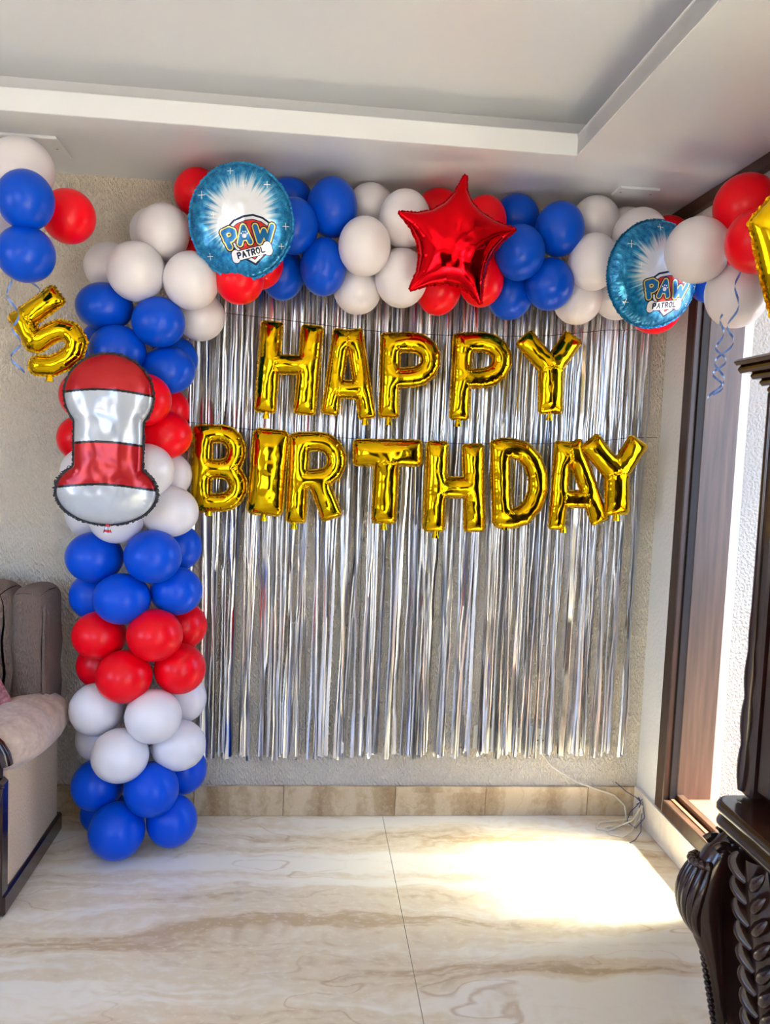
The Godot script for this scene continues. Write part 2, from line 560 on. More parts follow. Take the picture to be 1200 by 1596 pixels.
func marble(size: int, seed_: int, across: float, light: Color, mid: Color, dark: Color, upright := false) -> ImageTexture:
	# wavy sediment bands: a slow warp bends them, fine octaves split them, thin veins and pale flecks lie on top
	var warp_n := noise(1.0, seed_, 3)
	var band_n := noise(1.0, seed_ + 1, 5)
	var vein_n := noise(1.0, seed_ + 2, 3)
	var fleck_n := noise(1.0, seed_ + 3, 2)
	var im := Image.create(size, size, false, Image.FORMAT_RGB8)
	for y in size:
		for x in size:
			var p := Vector2(y, x) / size if upright else Vector2(x, y) / size
			var w := warp_n.get_noise_2d(p.x * 2.2, p.y * 5.0) * 0.034 + warp_n.get_noise_2d(p.x * 9 + 7, p.y * 16) * 0.012
			var s := (p.y + w) * across
			var t := 0.5 + 0.95 * band_n.get_noise_2d(p.x * 1.1, s) + 0.16 * fleck_n.get_noise_2d(p.x * 40, s * 5)
			var col := mid.lerp(light, smoothstep(0.35, 0.75, t)) if t > 0.35 else mid.lerp(dark, smoothstep(0.35, -0.05, t) * 0.6)
			var v := absf(vein_n.get_noise_2d(p.x * 2.4 + 3, s * 0.55))
			col = col.lerp(dark, smoothstep(0.018, 0.0, v) * 0.42 * clampf(0.5 + 2.0 * warp_n.get_noise_2d(p.x * 3 + 20, p.y * 3), 0, 1))
			col = col.lerp(light.lightened(0.4), smoothstep(0.25, 0.6, fleck_n.get_noise_2d(p.x * 90, p.y * 160)) * 0.3)
			im.set_pixel(x, y, col)
	return ImageTexture.create_from_image(im)

func _ready() -> void:
	# ------------------------------------------------ camera, sky, sun, exposure
	var cam := Camera3D.new()
	cam.name = "camera"
	cam.fov = 64.69
	cam.near = 0.05
	cam.transform = Transform3D(Basis(Vector3.UP, -0.0964) * Basis(Vector3.RIGHT, -0.0746) * Basis(Vector3.BACK, 0.0422), Vector3(0.135, 1.505, 3.2405))
	add_child(cam)
	cam.current = true
	var env := Environment.new()
	var sky := Sky.new()
	var psm := ProceduralSkyMaterial.new()
	psm.sky_top_color = Color(0.46, 0.64, 0.96)
	psm.sky_horizon_color = Color(0.74, 0.87, 0.98)
	psm.ground_bottom_color = Color(0.80, 0.74, 0.68)
	psm.ground_horizon_color = Color(0.86, 0.84, 0.82)
	psm.sky_energy_multiplier = 1.0
	sky.sky_material = psm
	env.background_mode = Environment.BG_SKY
	env.sky = sky
	env.background_energy_multiplier = 6.6
	env.tonemap_mode = Environment.TONE_MAPPER_LINEAR
	env.tonemap_exposure = 1.72
	env.sdfgi_enabled = true
	env.ssao_enabled = true
	env.ssil_enabled = true
	var we := WorldEnvironment.new()
	we.name = "world_environment"
	we.environment = env
	add_child(we)
	var sun := DirectionalLight3D.new()
	sun.name = "sun"
	sun.light_color = Color(1.0, 0.99, 0.88)
	sun.light_energy = 10.5
	sun.light_angular_distance = 16.0
	sun.shadow_enabled = true
	add_child(sun)
	sun.look_at_from_position(Vector3(3.85, 4.4, 0.66), Vector3(1.3, 0, 0.45))
	# ------------------------------------------------ materials
	M.blue = mat(rgb(0, 74, 204), 0.30, 0.0, 0.36)
	M.red = mat(rgb(240, 0, 24), 0.30, 0.0, 0.36)
	M.white = mat(rgb(226, 222, 226), 0.28, 0.0, 0.6)
	for k in ["blue", "red", "white"]:
		M[k].backlight_enabled = true
		M[k].backlight = [Color(0, 0.01, 0.05), Color(0.12, 0, 0.01), Color(0.10, 0.09, 0.09)][["blue", "red", "white"].find(k)]
	M.gold = mat(rgb(218, 174, 12), 0.11, 1.0)
	M.gold_rim = mat(rgb(170, 128, 10), 0.25, 1.0)
	M.red_foil = mat(rgb(226, 10, 24), 0.10, 1.0)
	M.red_rim = mat(rgb(150, 6, 16), 0.3, 1.0)
	M.paint = mat(rgb(232, 221, 203), 0.85)
	bumps(M.paint, noise(0.030, 3, 3, FastNoiseLite.TYPE_SIMPLEX, FastNoiseLite.FRACTAL_RIDGED), 512, Vector3(5.2, 1.3, 5.2), 2.1, 8.0)
	M.white_paint = mat(rgb(228, 226, 222), 0.8)
	bumps(M.white_paint, noise(0.04, 8, 3), 512, Vector3(2.0, 2.0, 2.0), 0.35, 5.0)
	M.balcony = mat(rgb(112, 88, 70), 0.7)
	M.outer_paint = mat(rgb(146, 146, 140), 0.9)
	bumps(M.outer_paint, noise(0.05, 18, 4), 512, Vector3(2.5, 2.5, 2.5), 0.8, 8.0)
	M.ceiling = mat(rgb(228, 232, 237), 0.34)
	M.floor = tri_tex(mat(Color.WHITE, 0.16, 0.0, 0.5), marble(1280, 11, 17.0, rgb(248, 240, 222), rgb(234, 218, 188), rgb(186, 152, 110)), Vector3(0.33, 0.33, 0.33), Vector3(0.37, 0.1, 0.2))
	var skirt_tex := marble(512, 31, 9.0, rgb(202, 180, 146), rgb(178, 153, 117), rgb(140, 108, 74), true)
	for i in 4: M["skirt%d" % i] = tri_tex(mat(Color.WHITE, 0.2), skirt_tex, Vector3(0.7, 0.7, 0.7), Vector3(0.23 * i, 0.31 * i, 0.17 * i))
	M.pale_stone = tri_tex(mat(rgb(255, 252, 248), 0.25), marble(256, 51, 3.0, rgb(238, 234, 226), rgb(226, 219, 208), rgb(198, 186, 168)), Vector3(0.6, 0.6, 0.6))
	M.grout = mat(rgb(92, 80, 66), 0.9)
	var wood_tex := grain(rgb(88, 70, 56), rgb(60, 46, 36), 61, 128, 512, 0.09, 0.006)
	M.frame_wood = tri_tex(mat(Color.WHITE, 0.42), grain(rgb(74, 49, 34), rgb(44, 28, 19), 62, 128, 512, 0.09, 0.006), Vector3(3, 0.7, 3))
	M.panel_wood = tri_tex(mat(Color.WHITE, 0.45), wood_tex, Vector3(3, 0.6, 3))
	M.dark_wood = tri_tex(mat(Color.WHITE, 0.22), grain(rgb(58, 28, 18), rgb(28, 13, 9), 63, 128, 256, 0.06, 0.012), Vector3(4, 1.5, 4))
	M.dark_wood.clearcoat_enabled = true
	M.dark_wood.clearcoat = 0.5
	M.dark_wood.clearcoat_roughness = 0.12
	M.black_gap = mat(rgb(20, 15, 12), 0.7)
	M.alu = mat(rgb(176, 170, 160), 0.45, 0.3)
	M.terracotta = mat(rgb(140, 82, 56), 0.6)
	M.plastic = mat(rgb(236, 232, 222), 0.35)
	M.wire_white = mat(rgb(222, 214, 194), 0.5)
	M.wire_blue = mat(rgb(24, 44, 104), 0.45)
	M.twine = mat(rgb(58, 50, 46), 0.8)
	M.corduroy = mat(rgb(116, 98, 88), 0.95)
	M.corduroy.rim_enabled = true
	M.corduroy.rim = 0.25
	bumps(M.corduroy, noise(0.09, 71, 2), 256, Vector3(14, 1.4, 14), 1.0, 8.0)
	M.plush = tri_tex(mat(Color.WHITE, 0.95), grain(rgb(218, 194, 174), rgb(186, 160, 142), 72, 256, 256, 0.05, 0.05, 1.3), Vector3(3, 3, 3))
	M.plush.rim_enabled = true
	M.plush.rim = 0.4
	M.linen = tri_tex(mat(Color.WHITE, 0.95), grain(rgb(226, 200, 168), rgb(204, 176, 144), 73, 256, 256, 0.12, 0.10, 1.2), Vector3(4, 4, 4))
	M.cushion = tri_tex(mat(Color.WHITE, 0.9), grain(rgb(128, 62, 74), rgb(196, 150, 148), 74, 128, 128, 0.10, 0.10, 1.6), Vector3(6, 6, 6))
	M.silver = []
	for i in 4: M.silver.append(mat([rgb(236, 236, 238), rgb(222, 222, 226), rgb(242, 240, 238), rgb(208, 210, 216)][i], [0.20, 0.30, 0.24, 0.34][i], 1.0))
	M.ribbon = mat(rgb(96, 136, 208), 0.3)
	M.ribbon.clearcoat_enabled = true
	M.print = mat(Color.WHITE, 0.24, 0.45)
	M.print.albedo_texture = party_print()
	M.print_rim = mat(rgb(16, 110, 160), 0.3, 0.7)
	M.bands = mat(Color.WHITE, 0.24, 0.3)
	M.bands.albedo_texture = band_print()
	M.black_rim = mat(rgb(26, 24, 28), 0.35, 0.4)
	M.glass = mat(Color(0.9, 0.95, 0.95, 0.12), 0.03)
	M.glass.transparency = BaseMaterial3D.TRANSPARENCY_ALPHA

	room()
	door()
	sofa()
	cabinet()
	curtain()
	wall_fittings()
	balloons("blue balloons at the foot of the column", [
		["blue", Vector3(-0.504, 0.108, 0.360), 0.099, 0.101, "blue latex balloon resting on the floor at the front of the column foot"],
		["blue", Vector3(-0.321, 0.116, 0.297), 0.092, 0.095, "blue latex balloon resting on the marble at the column foot, nearest the silver curtain"],
		["blue", Vector3(-0.386, 0.261, 0.358), 0.097, 0.097, "middle blue latex balloon of the column foot, sitting above the two on the floor"],
		["blue", Vector3(-0.601, 0.231, 0.250), 0.095, 0.095, "dark shaded blue latex balloon at the column foot beside the sofa arm"],
		["blue", Vector3(-0.306, 0.254, 0.158), 0.091, 0.094, "blue latex balloon peeking out at the back of the column foot, before the skirting"],
		["blue", Vector3(-0.598, 0.084, 0.156), 0.089, 0.083, "mostly hidden blue latex balloon at the back of the column foot, near the floor"],
	])
	balloons("white balloons of the lower column", [
		["white", Vector3(-0.492, 0.396, 0.385), 0.100, 0.095, "lowest white latex balloon of the column, hanging just over the blue foot"],
		["white", Vector3(-0.303, 0.403, 0.300), 0.099, 0.092, "white latex balloon low on the curtain side of the column, under the red band"],
		["white", Vector3(-0.381, 0.537, 0.380), 0.099, 0.095, "white latex balloon centred at the front of the column, just below the lower reds"],
		["white", Vector3(-0.602, 0.527, 0.280), 0.096, 0.096, "white latex balloon beside the top of the sofa arm, below the lower reds"],
		["white", Vector3(-0.310, 0.533, 0.155), 0.088, 0.091, "white latex balloon peeking out beneath the lower red band on its curtain side"],
		["white", Vector3(-0.620, 0.374, 0.154), 0.088, 0.090, "shaded white latex balloon at the back of the lower column, next to the sofa arm"],
	])
	balloons("red balloons of the lower column", [
		["red", Vector3(-0.382, 0.828, 0.380), 0.097, 0.092, "round red latex balloon at the upper front of the lower red band"],
		["red", Vector3(-0.595, 0.800, 0.280), 0.097, 0.088, "red latex balloon at the upper sofa side of the lower red band"],
		["red", Vector3(-0.487, 0.676, 0.370), 0.097, 0.093, "red latex balloon at the bottom front of the lower red band"],
		["red", Vector3(-0.305, 0.688, 0.300), 0.093, 0.092, "red latex balloon at the bottom curtain side of the lower red band"],
		["red", Vector3(-0.314, 0.813, 0.152), 0.085, 0.088, "red latex balloon half hidden at the upper back of the lower red band"],
		["red", Vector3(-0.625, 0.656, 0.151), 0.085, 0.087, "dark red latex balloon half hidden in the lower red band, above the sofa arm"],
	])
	balloons("blue balloons of the middle column", [
		["blue", Vector3(-0.396, 1.105, 0.370), 0.099, 0.094, "blue latex balloon at the upper front of the blue band under the tall foil balloon"],
		["blue", Vector3(-0.617, 1.084, 0.280), 0.101, 0.092, "blue latex balloon right below the tall foil balloon, on the sofa side"],
		["blue", Vector3(-0.501, 0.951, 0.360), 0.099, 0.090, "blue latex balloon in the bottom front of the middle blue band, over the reds"],
		["blue", Vector3(-0.325, 0.971, 0.290), 0.093, 0.088, "blue latex balloon low on the curtain side of the middle blue band"],
		["blue", Vector3(-0.338, 1.112, 0.150), 0.082, 0.087, "blue latex balloon peeking from the back of the middle blue band, by the curtain"],
		["blue", Vector3(-0.638, 0.926, 0.180), 0.093, 0.091, "blue latex balloon low at the back of the middle blue band, above the sofa back"],
	])
	balloons("white balloons of the middle column", [
		["white", Vector3(-0.422, 1.405, 0.369), 0.093, 0.093, "pinkish white latex balloon just beside the waist of the tall foil balloon"],
		["white", Vector3(-0.384, 1.384, 0.151), 0.086, 0.086, "white latex balloon squeezed behind another, next to the gold letter B"],
		["white", Vector3(-0.354, 1.259, 0.300), 0.103, 0.092, "big white latex balloon below the letter B, beside the tall foil balloon"],
		["white", Vector3(-0.528, 1.231, 0.340), 0.095, 0.088, "white latex balloon whose underside shows below the tall foil balloon"],
		["white", Vector3(-0.654, 1.383, 0.243), 0.095, 0.095, "white latex balloon behind the tall foil balloon, on the stucco wall side"],
		["white", Vector3(-0.663, 1.227, 0.156), 0.091, 0.091, "white latex balloon low behind the foot of the tall foil balloon, wall side"],
	])
	balloons("red balloons of the upper column", [
		["red", Vector3(-0.431, 1.647, 0.382), 0.090, 0.090, "bright red latex balloon beside the top lobe of the tall foil balloon"],
		["red", Vector3(-0.382, 1.530, 0.279), 0.099, 0.087, "large red latex balloon between the tall foil balloon and the top of the letter B"],
		["red", Vector3(-0.401, 1.622, 0.154), 0.088, 0.091, "red latex balloon at the back of the upper red band, touching the fringe curtain"],
		["red", Vector3(-0.656, 1.659, 0.259), 0.096, 0.093, "red latex balloon behind the tall foil balloon, below the gold number 5"],
		["red", Vector3(-0.708, 1.506, 0.150), 0.083, 0.085, "outermost red latex balloon of the upper red band on the stucco wall side"],
		["red", Vector3(-0.592, 1.516, 0.318), 0.094, 0.090, "pinkish red latex balloon just behind the tall foil balloon, wall side of its middle"],
	])
	balloons("blue balloons of the upper column", [
		["blue", Vector3(-0.591, 1.966, 0.300), 0.098, 0.083, "blue latex balloon right of the gold number 5, under the white bend"],
		["blue", Vector3(-0.395, 1.915, 0.360), 0.090, 0.086, "shiny blue latex balloon in the front of the upper blue band, below the whites"],
		["blue", Vector3(-0.535, 1.812, 0.340), 0.097, 0.089, "blue latex balloon directly above the tall foil balloon"],
		["blue", Vector3(-0.371, 1.759, 0.291), 0.095, 0.084, "blue latex balloon low on the curtain side of the upper blue band"],
		["blue", Vector3(-0.373, 1.812, 0.151), 0.086, 0.086, "blue latex balloon behind the upper blue band, touching the silver fringe"],
		["blue", Vector3(-0.623, 1.851, 0.160), 0.085, 0.089, "hidden blue latex balloon at the back, between the number 5 and the column"],
	])
	balloons("white balloons at the bend of the arch", [
		["white", Vector3(-0.469, 2.077, 0.380), 0.097, 0.100, "large white latex balloon at the front of the bend where the column meets the garland"],
		["white", Vector3(-0.285, 2.058, 0.381), 0.094, 0.098, "white latex balloon at the bend just under the red balloon by the round foil"],
		["white", Vector3(-0.393, 2.229, 0.313), 0.089, 0.098, "white latex balloon at the top of the bend, left of the round foil balloon"],
		["white", Vector3(-0.602, 2.123, 0.200), 0.087, 0.087, "bluish shaded white latex balloon at the outer side of the bend, near the stucco wall"],
		["white", Vector3(-0.453, 2.266, 0.154), 0.089, 0.089, "white latex balloon mostly hidden at the back top of the bend"],
		["white", Vector3(-0.277, 1.967, 0.200), 0.089, 0.089, "white latex balloon at the bottom of the bend, hanging before the silver fringe"],
	])
	balloons("red balloons around the round foil", [
		["red", Vector3(-0.296, 2.403, 0.200), 0.085, 0.088, "red latex balloon behind the upper left of the round foil balloon, near the ceiling"],
		["red", Vector3(-0.254, 2.238, 0.237), 0.085, 0.087, "red latex balloon peeking out left of the round foil balloon, beside the white bend"],
		["red", Vector3(-0.124, 2.072, 0.374), 0.084, 0.084, "red latex balloon hanging beneath the round foil balloon, above the fringe"],
		["red", Vector3(-0.069, 2.151, 0.274), 0.091, 0.091, "red latex balloon showing at the lower right rim of the round foil balloon"],
	])
	balloons("blue balloons next to the round foil", [
		["blue", Vector3(0.031, 2.424, 0.151), 0.085, 0.072, "dark blue latex balloon high by the ceiling just right of the round foil balloon"],
		["blue", Vector3(0.187, 2.364, 0.277), 0.090, 0.105, "long blue latex balloon in the garland left of the first white group, near the ceiling"],
		["blue", Vector3(0.055, 2.278, 0.323), 0.085, 0.097, "blue latex balloon touching the right rim of the round foil balloon"],
		["blue", Vector3(0.163, 2.153, 0.282), 0.083, 0.103, "blue latex balloon at the garland bottom above the top word's letter A"],
		["blue", Vector3(0.013, 2.148, 0.156), 0.083, 0.100, "blue latex balloon low behind the round foil balloon, above the first letter H"],
	])
	balloons("white balloons left of the star", [
		["white", Vector3(0.331, 2.412, 0.160), 0.086, 0.084, "greyish white latex balloon high by the ceiling in the middle of the garland"],
		["white", Vector3(0.303, 2.216, 0.354), 0.092, 0.103, "front white latex balloon in the middle of the garland, beside the blue group"],
		["white", Vector3(0.292, 2.101, 0.193), 0.090, 0.095, "white latex balloon at the garland bottom, between the top word's A and P"],
		["white", Vector3(0.446, 2.335, 0.300), 0.092, 0.103, "pinkish white latex balloon behind the upper left tip of the red star"],
		["white", Vector3(0.443, 2.130, 0.290), 0.095, 0.106, "pinkish white latex balloon below left of the red star, above the first letter P"],
	])
	balloons("red balloons behind the star", [
		["red", Vector3(0.587, 2.411, 0.156), 0.087, 0.085, "dark red latex balloon up by the ceiling behind the red star"],
		["red", Vector3(0.747, 2.363, 0.240), 0.080, 0.094, "red latex balloon between the upper right arm of the star and the blue group"],
		["red", Vector3(0.592, 2.122, 0.203), 0.086, 0.103, "red latex balloon hanging under the lower left of the red star"],
		["red", Vector3(0.739, 2.145, 0.272), 0.082, 0.099, "red latex balloon at the lower right of the red star"],
	])
	balloons("blue balloons right of the star", [
		["blue", Vector3(0.885, 2.407, 0.158), 0.087, 0.089, "dark blue latex balloon by the ceiling right of the top of the red star"],
		["blue", Vector3(1.013, 2.337, 0.300), 0.089, 0.098, "blue latex balloon at the right end of the second blue group, beside the whites"],
		["blue", Vector3(0.860, 2.234, 0.339), 0.090, 0.099, "front blue latex balloon touching the right arm of the red star"],
		["blue", Vector3(0.990, 2.141, 0.288), 0.089, 0.095, "blue latex balloon at the garland bottom above the top word's letter Y"],
		["blue", Vector3(0.869, 2.119, 0.179), 0.088, 0.097, "blue latex balloon low behind the second blue group, above the second letter P"],
	])
	balloons("white balloons at the right of the garland", [
		["white", Vector3(1.177, 2.406, 0.205), 0.089, 0.090, "greyish white latex balloon near the ceiling plate, right of the second blue group"],
		["white", Vector3(1.142, 2.225, 0.315), 0.091, 0.103, "white latex balloon left of the glittery half hidden round foil balloon"],
		["white", Vector3(1.132, 2.115, 0.186), 0.093, 0.098, "white latex balloon at the garland bottom, right above the arm of the top word's Y"],
		["white", Vector3(1.313, 2.331, 0.306), 0.099, 0.101, "pinkish white latex balloon behind the top of the half hidden round foil balloon"],
		["white", Vector3(1.298, 2.144, 0.159), 0.094, 0.094, "pinkish white latex balloon low behind the half hidden round foil balloon"],
		["white", Vector3(1.317, 2.384, 0.156), 0.089, 0.094, "pinkish white latex balloon barely showing at the back, beneath the right ceiling plate"],
	])
	balloons("balloons at the corner end of the garland", [
		["red", Vector3(1.480, 2.360, 0.167), 0.089, 0.094, "dark red latex balloon in the room corner above the half hidden round foil balloon"],
		["red", Vector3(1.405, 2.079, 0.265), 0.096, 0.091, "red latex balloon showing below the half hidden round foil balloon, by the curtain edge"],
		["blue", Vector3(1.545, 2.169, 0.400), 0.078, 0.081, "blue latex balloon barely seen between two white ones in front of the door frame"],
	])
	balloons("balloons of the bunch by the door", [
		["white", Vector3(1.368, 2.199, 0.660), 0.104, 0.106, "large white latex balloon overlapping the half hidden round foil balloon"],
		["red", Vector3(1.499, 2.335, 0.700), 0.101, 0.103, "dark red latex balloon at the top of the bunch by the door, under the pelmet"],
		["red", Vector3(1.459, 2.184, 0.860), 0.095, 0.097, "bright red latex balloon of the door bunch, touching the gold foil balloon"],
		["white", Vector3(1.522, 2.075, 0.640), 0.100, 0.114, "white latex balloon at the bottom of the door bunch, with the blue ribbon across it"],
	])
	balloons("balloons of the bunch over the number 5", [
		["white", Vector3(-0.805, 2.346, 0.500), 0.102, 0.102, "white latex balloon at the top of the left bunch, under the square ceiling plate"],
		["blue", Vector3(-0.730, 2.205, 0.680), 0.082, 0.088, "upper blue latex balloon of the left bunch"],
		["red", Vector3(-0.658, 2.213, 0.500), 0.084, 0.086, "dark red latex balloon sticking out to the right of the left bunch"],
		["blue", Vector3(-0.735, 2.052, 0.660), 0.085, 0.085, "lower blue latex balloon of the left bunch, straight over the gold number 5"],
		["white", Vector3(-0.889, 2.176, 0.520), 0.091, 0.091, "white latex balloon cut by the photo's left edge behind the two blue ones"],
	])
	foils()
	ribbons()
	strings()
	cables()

func room() -> void:
	var fl := struct("floor", span(Vector3(-3.2, -0.2, -0.2), Vector3(1.80, -0.006, 5.8), 0.0), M.grout, "polished beige marble floor with long wavy streaks", "floor")
	for ix in 4:
		for iz in 4:
			var x0: float = [-3.0, -2.33, -0.92, 0.49][ix]
			var x1: float = [-2.33, -0.92, 0.49, 1.578][ix]
			var z0: float = [0.0, 1.83, 3.66, 5.49][iz]
			var z1: float = [1.83, 3.66, 5.49, 5.6][iz]
			obj("marble_slab", span(Vector3(x0 + 0.0008, -0.02, z0 + 0.0008), Vector3(x1 - 0.0008, 0, z1 - 0.0008), 0.0006), M.floor, fl)
	struct("wall_back", span(Vector3(-3.2, -0.2, -0.2), Vector3(1.80, 2.9, 0)), M.paint, "cream back wall with rough vertical stucco behind the silver fringe", "wall")
	# left wall with a wide window
	var lw := MB.new()
	for q in [[-0.2, 2.3, 0.0, 2.9], [3.9, 5.8, 0.0, 2.9], [2.3, 3.9, 0.0, 0.9], [2.3, 3.9, 2.1, 2.9]]: lw.box(Vector3(-3.1, (q[2] + q[3]) / 2, (q[0] + q[1]) / 2), Vector3(0.2, q[3] - q[2], q[1] - q[0]), 0.0)
	struct("wall_left", lw, M.paint, "cream left wall with a wide window, out of the picture", "wall")
	# wall behind the camera with a balcony door opening
	var rw := MB.new()
	for q in [[-3.2, -2.4, 0.0, 2.9], [-0.9, -0.5, 0.0, 2.9], [1.1, 1.8, 0.0, 2.9], [-2.4, -0.9, 2.3, 2.9], [-2.4, -0.9, 0.0, 0.9], [-0.5, 1.1, 2.25, 2.9]]: rw.box(Vector3((q[0] + q[1]) / 2, (q[2] + q[3]) / 2, 5.7), Vector3(q[1] - q[0], q[3] - q[2], 0.2), 0.0)
	struct("wall_front", rw, M.paint, "cream wall behind the camera with a wide opening", "wall")
	# an unlit hall opens off the wall behind the camera; the foils mirror its darkness
	var hall := MB.new()
	for q in [[-0.6, -0.5, 0.0, 2.35, 5.8, 8.2], [1.1, 1.2, 0.0, 2.35, 5.8, 8.2], [-0.6, 1.2, 0.0, 2.35, 8.2, 8.3], [-0.6, 1.2, 2.25, 2.35, 5.8, 8.2], [-0.6, 1.2, -0.1, 0.0, 5.8, 8.2]]: hall.box(Vector3((q[0] + q[1]) / 2, (q[2] + q[3]) / 2, (q[4] + q[5]) / 2), Vector3(q[1] - q[0], q[3] - q[2], q[5] - q[4]), 0.0)
	struct("hall", hall, M.panel_wood, "unlit wood panelled hall behind the camera", "hall")
	# right wall: pillar by the corner, sill, lintel, the long part past the opening
	var r := MB.new()
	for q in [[-0.2, 0.22, -0.2, 2.9], [2.05, 3.2, -0.2, 2.9], [5.2, 5.8, -0.2, 2.9], [3.2, 5.2, -0.2, 0.3], [3.2, 5.2, 2.36, 2.9], [0.22, 2.05, -0.2, 0.14], [0.22, 2.05, 2.36, 2.9]]: r.box(Vector3(1.689, (q[2] + q[3]) / 2, (q[0] + q[1]) / 2), Vector3(0.222, q[3] - q[2], q[1] - q[0]), 0.0)
	struct("wall_right", r, M.white_paint, "white right wall beside the wooden balcony door frame", "wall")
	# skirting
	var sb := struct("baseboard_back", span(Vector3(-3.0, 0, 0.0), Vector3(1.578, 0.124, 0.008), 0.0), M.grout, "band of vertically veined beige marble along the back wall", "skirting")
	var x := -1.56
	var k := 0
	while x < 1.57:
		var w: float = [0.46, 0.38, 0.44, 0.36][k % 4]
		var x1 := minf(x + w, 1.576)
		obj("skirting_tile", span(Vector3(x + 0.0008, 0.001, 0.0), Vector3(x1 - 0.0008, 0.126, 0.014), 0.0015), M["skirt%d" % (k * 3 % 4)], sb)
		x = x1
		k += 1
	struct("baseboard_right", span(Vector3(1.562, 0.001, 0.014), Vector3(1.578, 0.132, 5.6), 0.002), M.pale_stone, "pale marble skirting under the balcony door on the right", "skirting")
	# ceiling: lowered border, upstanding lip, shaded trough and the raised field
	var c := MB.new()
	c.box(Vector3(-0.7, 2.53, 0.187), Vector3(5.0, 0.06, 0.773), 0.0)
	c.box(Vector3(1.388, 2.53, 3.187), Vector3(0.824, 0.06, 5.227), 0.0)
	c.box(Vector3(-2.9, 2.53, 3.187), Vector3(0.6, 0.06, 5.227), 0.0)
	c.box(Vector3(-0.81, 2.53, 5.5), Vector3(3.58, 0.06, 0.6), 0.0)
	c.box(Vector3(-0.7, 2.62, 0.11), Vector3(5.0, 0.12, 0.62), 0.0)
	c.box(Vector3(1.44, 2.62, 2.8), Vector3(0.72, 0.12, 6.0), 0.0)
	struct("ceiling", c, M.ceiling, "white ceiling border lowered around the room above the garland", "ceiling")
	struct("ceiling_field", span(Vector3(-3.2, 2.663, -0.2), Vector3(1.8, 2.9, 5.8), 0.0), M.ceiling, "large plain raised field in the middle of the ceiling", "ceiling")
	var lp := MB.new()
	lp.box(Vector3(-0.812, 2.535, 0.548), Vector3(3.576, 0.072, 0.05), 0.003)
	lp.box(Vector3(1.001, 2.535, 2.95), Vector3(0.05, 0.072, 4.854), 0.003)
	struct("trim_1", lp, M.ceiling, "white upright lip around the raised ceiling field", "ceiling trim")
	struct("trim_2", span(Vector3(1.545, 2.455, 0.0), Vector3(1.578, 2.5, 2.9), 0.004), M.frame_wood, "dark wooden strip along the top of the right wall", "trim")
	# outside the balcony door
	struct("balcony_floor", span(Vector3(1.8, 0.0, 0.0), Vector3(3.2, 0.13, 5.8), 0.0), M.balcony, "brown balcony floor outside the wooden door", "balcony")
	struct("balcony_wall", span(Vector3(1.775, 0.13, 0.10), Vector3(3.2, 2.75, 0.27), 0.0), M.outer_paint, "bright rough white outside wall seen through the balcony door", "wall")
	struct("balcony_parapet", span(Vector3(3.05, 0.13, 0.27), Vector3(3.2, 1.1, 5.8), 0.0), M.white_paint, "low white parapet along the balcony outside", "parapet")
	struct("balcony_roof", span(Vector3(1.8, 2.62, 0.0), Vector3(2.75, 2.75, 4.0), 0.0), M.ceiling, "white slab over the balcony outside", "roof")

func door() -> void:
	var d := struct("door_1", span(Vector3(1.560, 0.14, 0.215), Vector3(1.64, 2.36, 0.283), 0.004), M.frame_wood, "dark brown wooden balcony door frame right of the silver fringe", "door")
	obj("bottom_rail", span(Vector3(1.560, 0.138, 0.283), Vector3(1.64, 0.192, 2.05), 0.004), M.frame_wood, d)
	obj("top_rail", span(Vector3(1.560, 2.30, 0.283), Vector3(1.64, 2.365, 2.05), 0.004), M.frame_wood, d)
	obj("far_stile", span(Vector3(1.560, 0.138, 1.985), Vector3(1.64, 2.365, 2.052), 0.004), M.frame_wood, d)
	obj("groove", span(Vector3(1.585, 0.19, 0.283), Vector3(1.612, 2.30, 0.293), 0.001), M.black_gap, d)
	obj("sill_groove", span(Vector3(1.590, 0.190, 0.29), Vector3(1.606, 0.197, 1.985), 0.001), M.terracotta, d)
	obj("sliding_track", span(Vector3(1.612, 0.190, 0.29), Vector3(1.640, 0.215, 1.985), 0.002), M.frame_wood, d)
	obj("jamb_panel", span(Vector3(1.612, 0.19, 0.225), Vector3(1.752, 2.34, 0.295), 0.003), M.panel_wood, d)
	obj("edge_strip", span(Vector3(1.752, 0.19, 0.23), Vector3(1.790, 2.34, 0.288), 0.002), M.alu, d)
	obj("threshold", span(Vector3(1.64, 0.13, 0.285), Vector3(1.86, 0.195, 2.05), 0.003), M.terracotta, d)
	obj("door_leaf", span(Vector3(1.66, 0.197, 0.74), Vector3(1.70, 2.30, 2.04), 0.004), M.frame_wood, d)

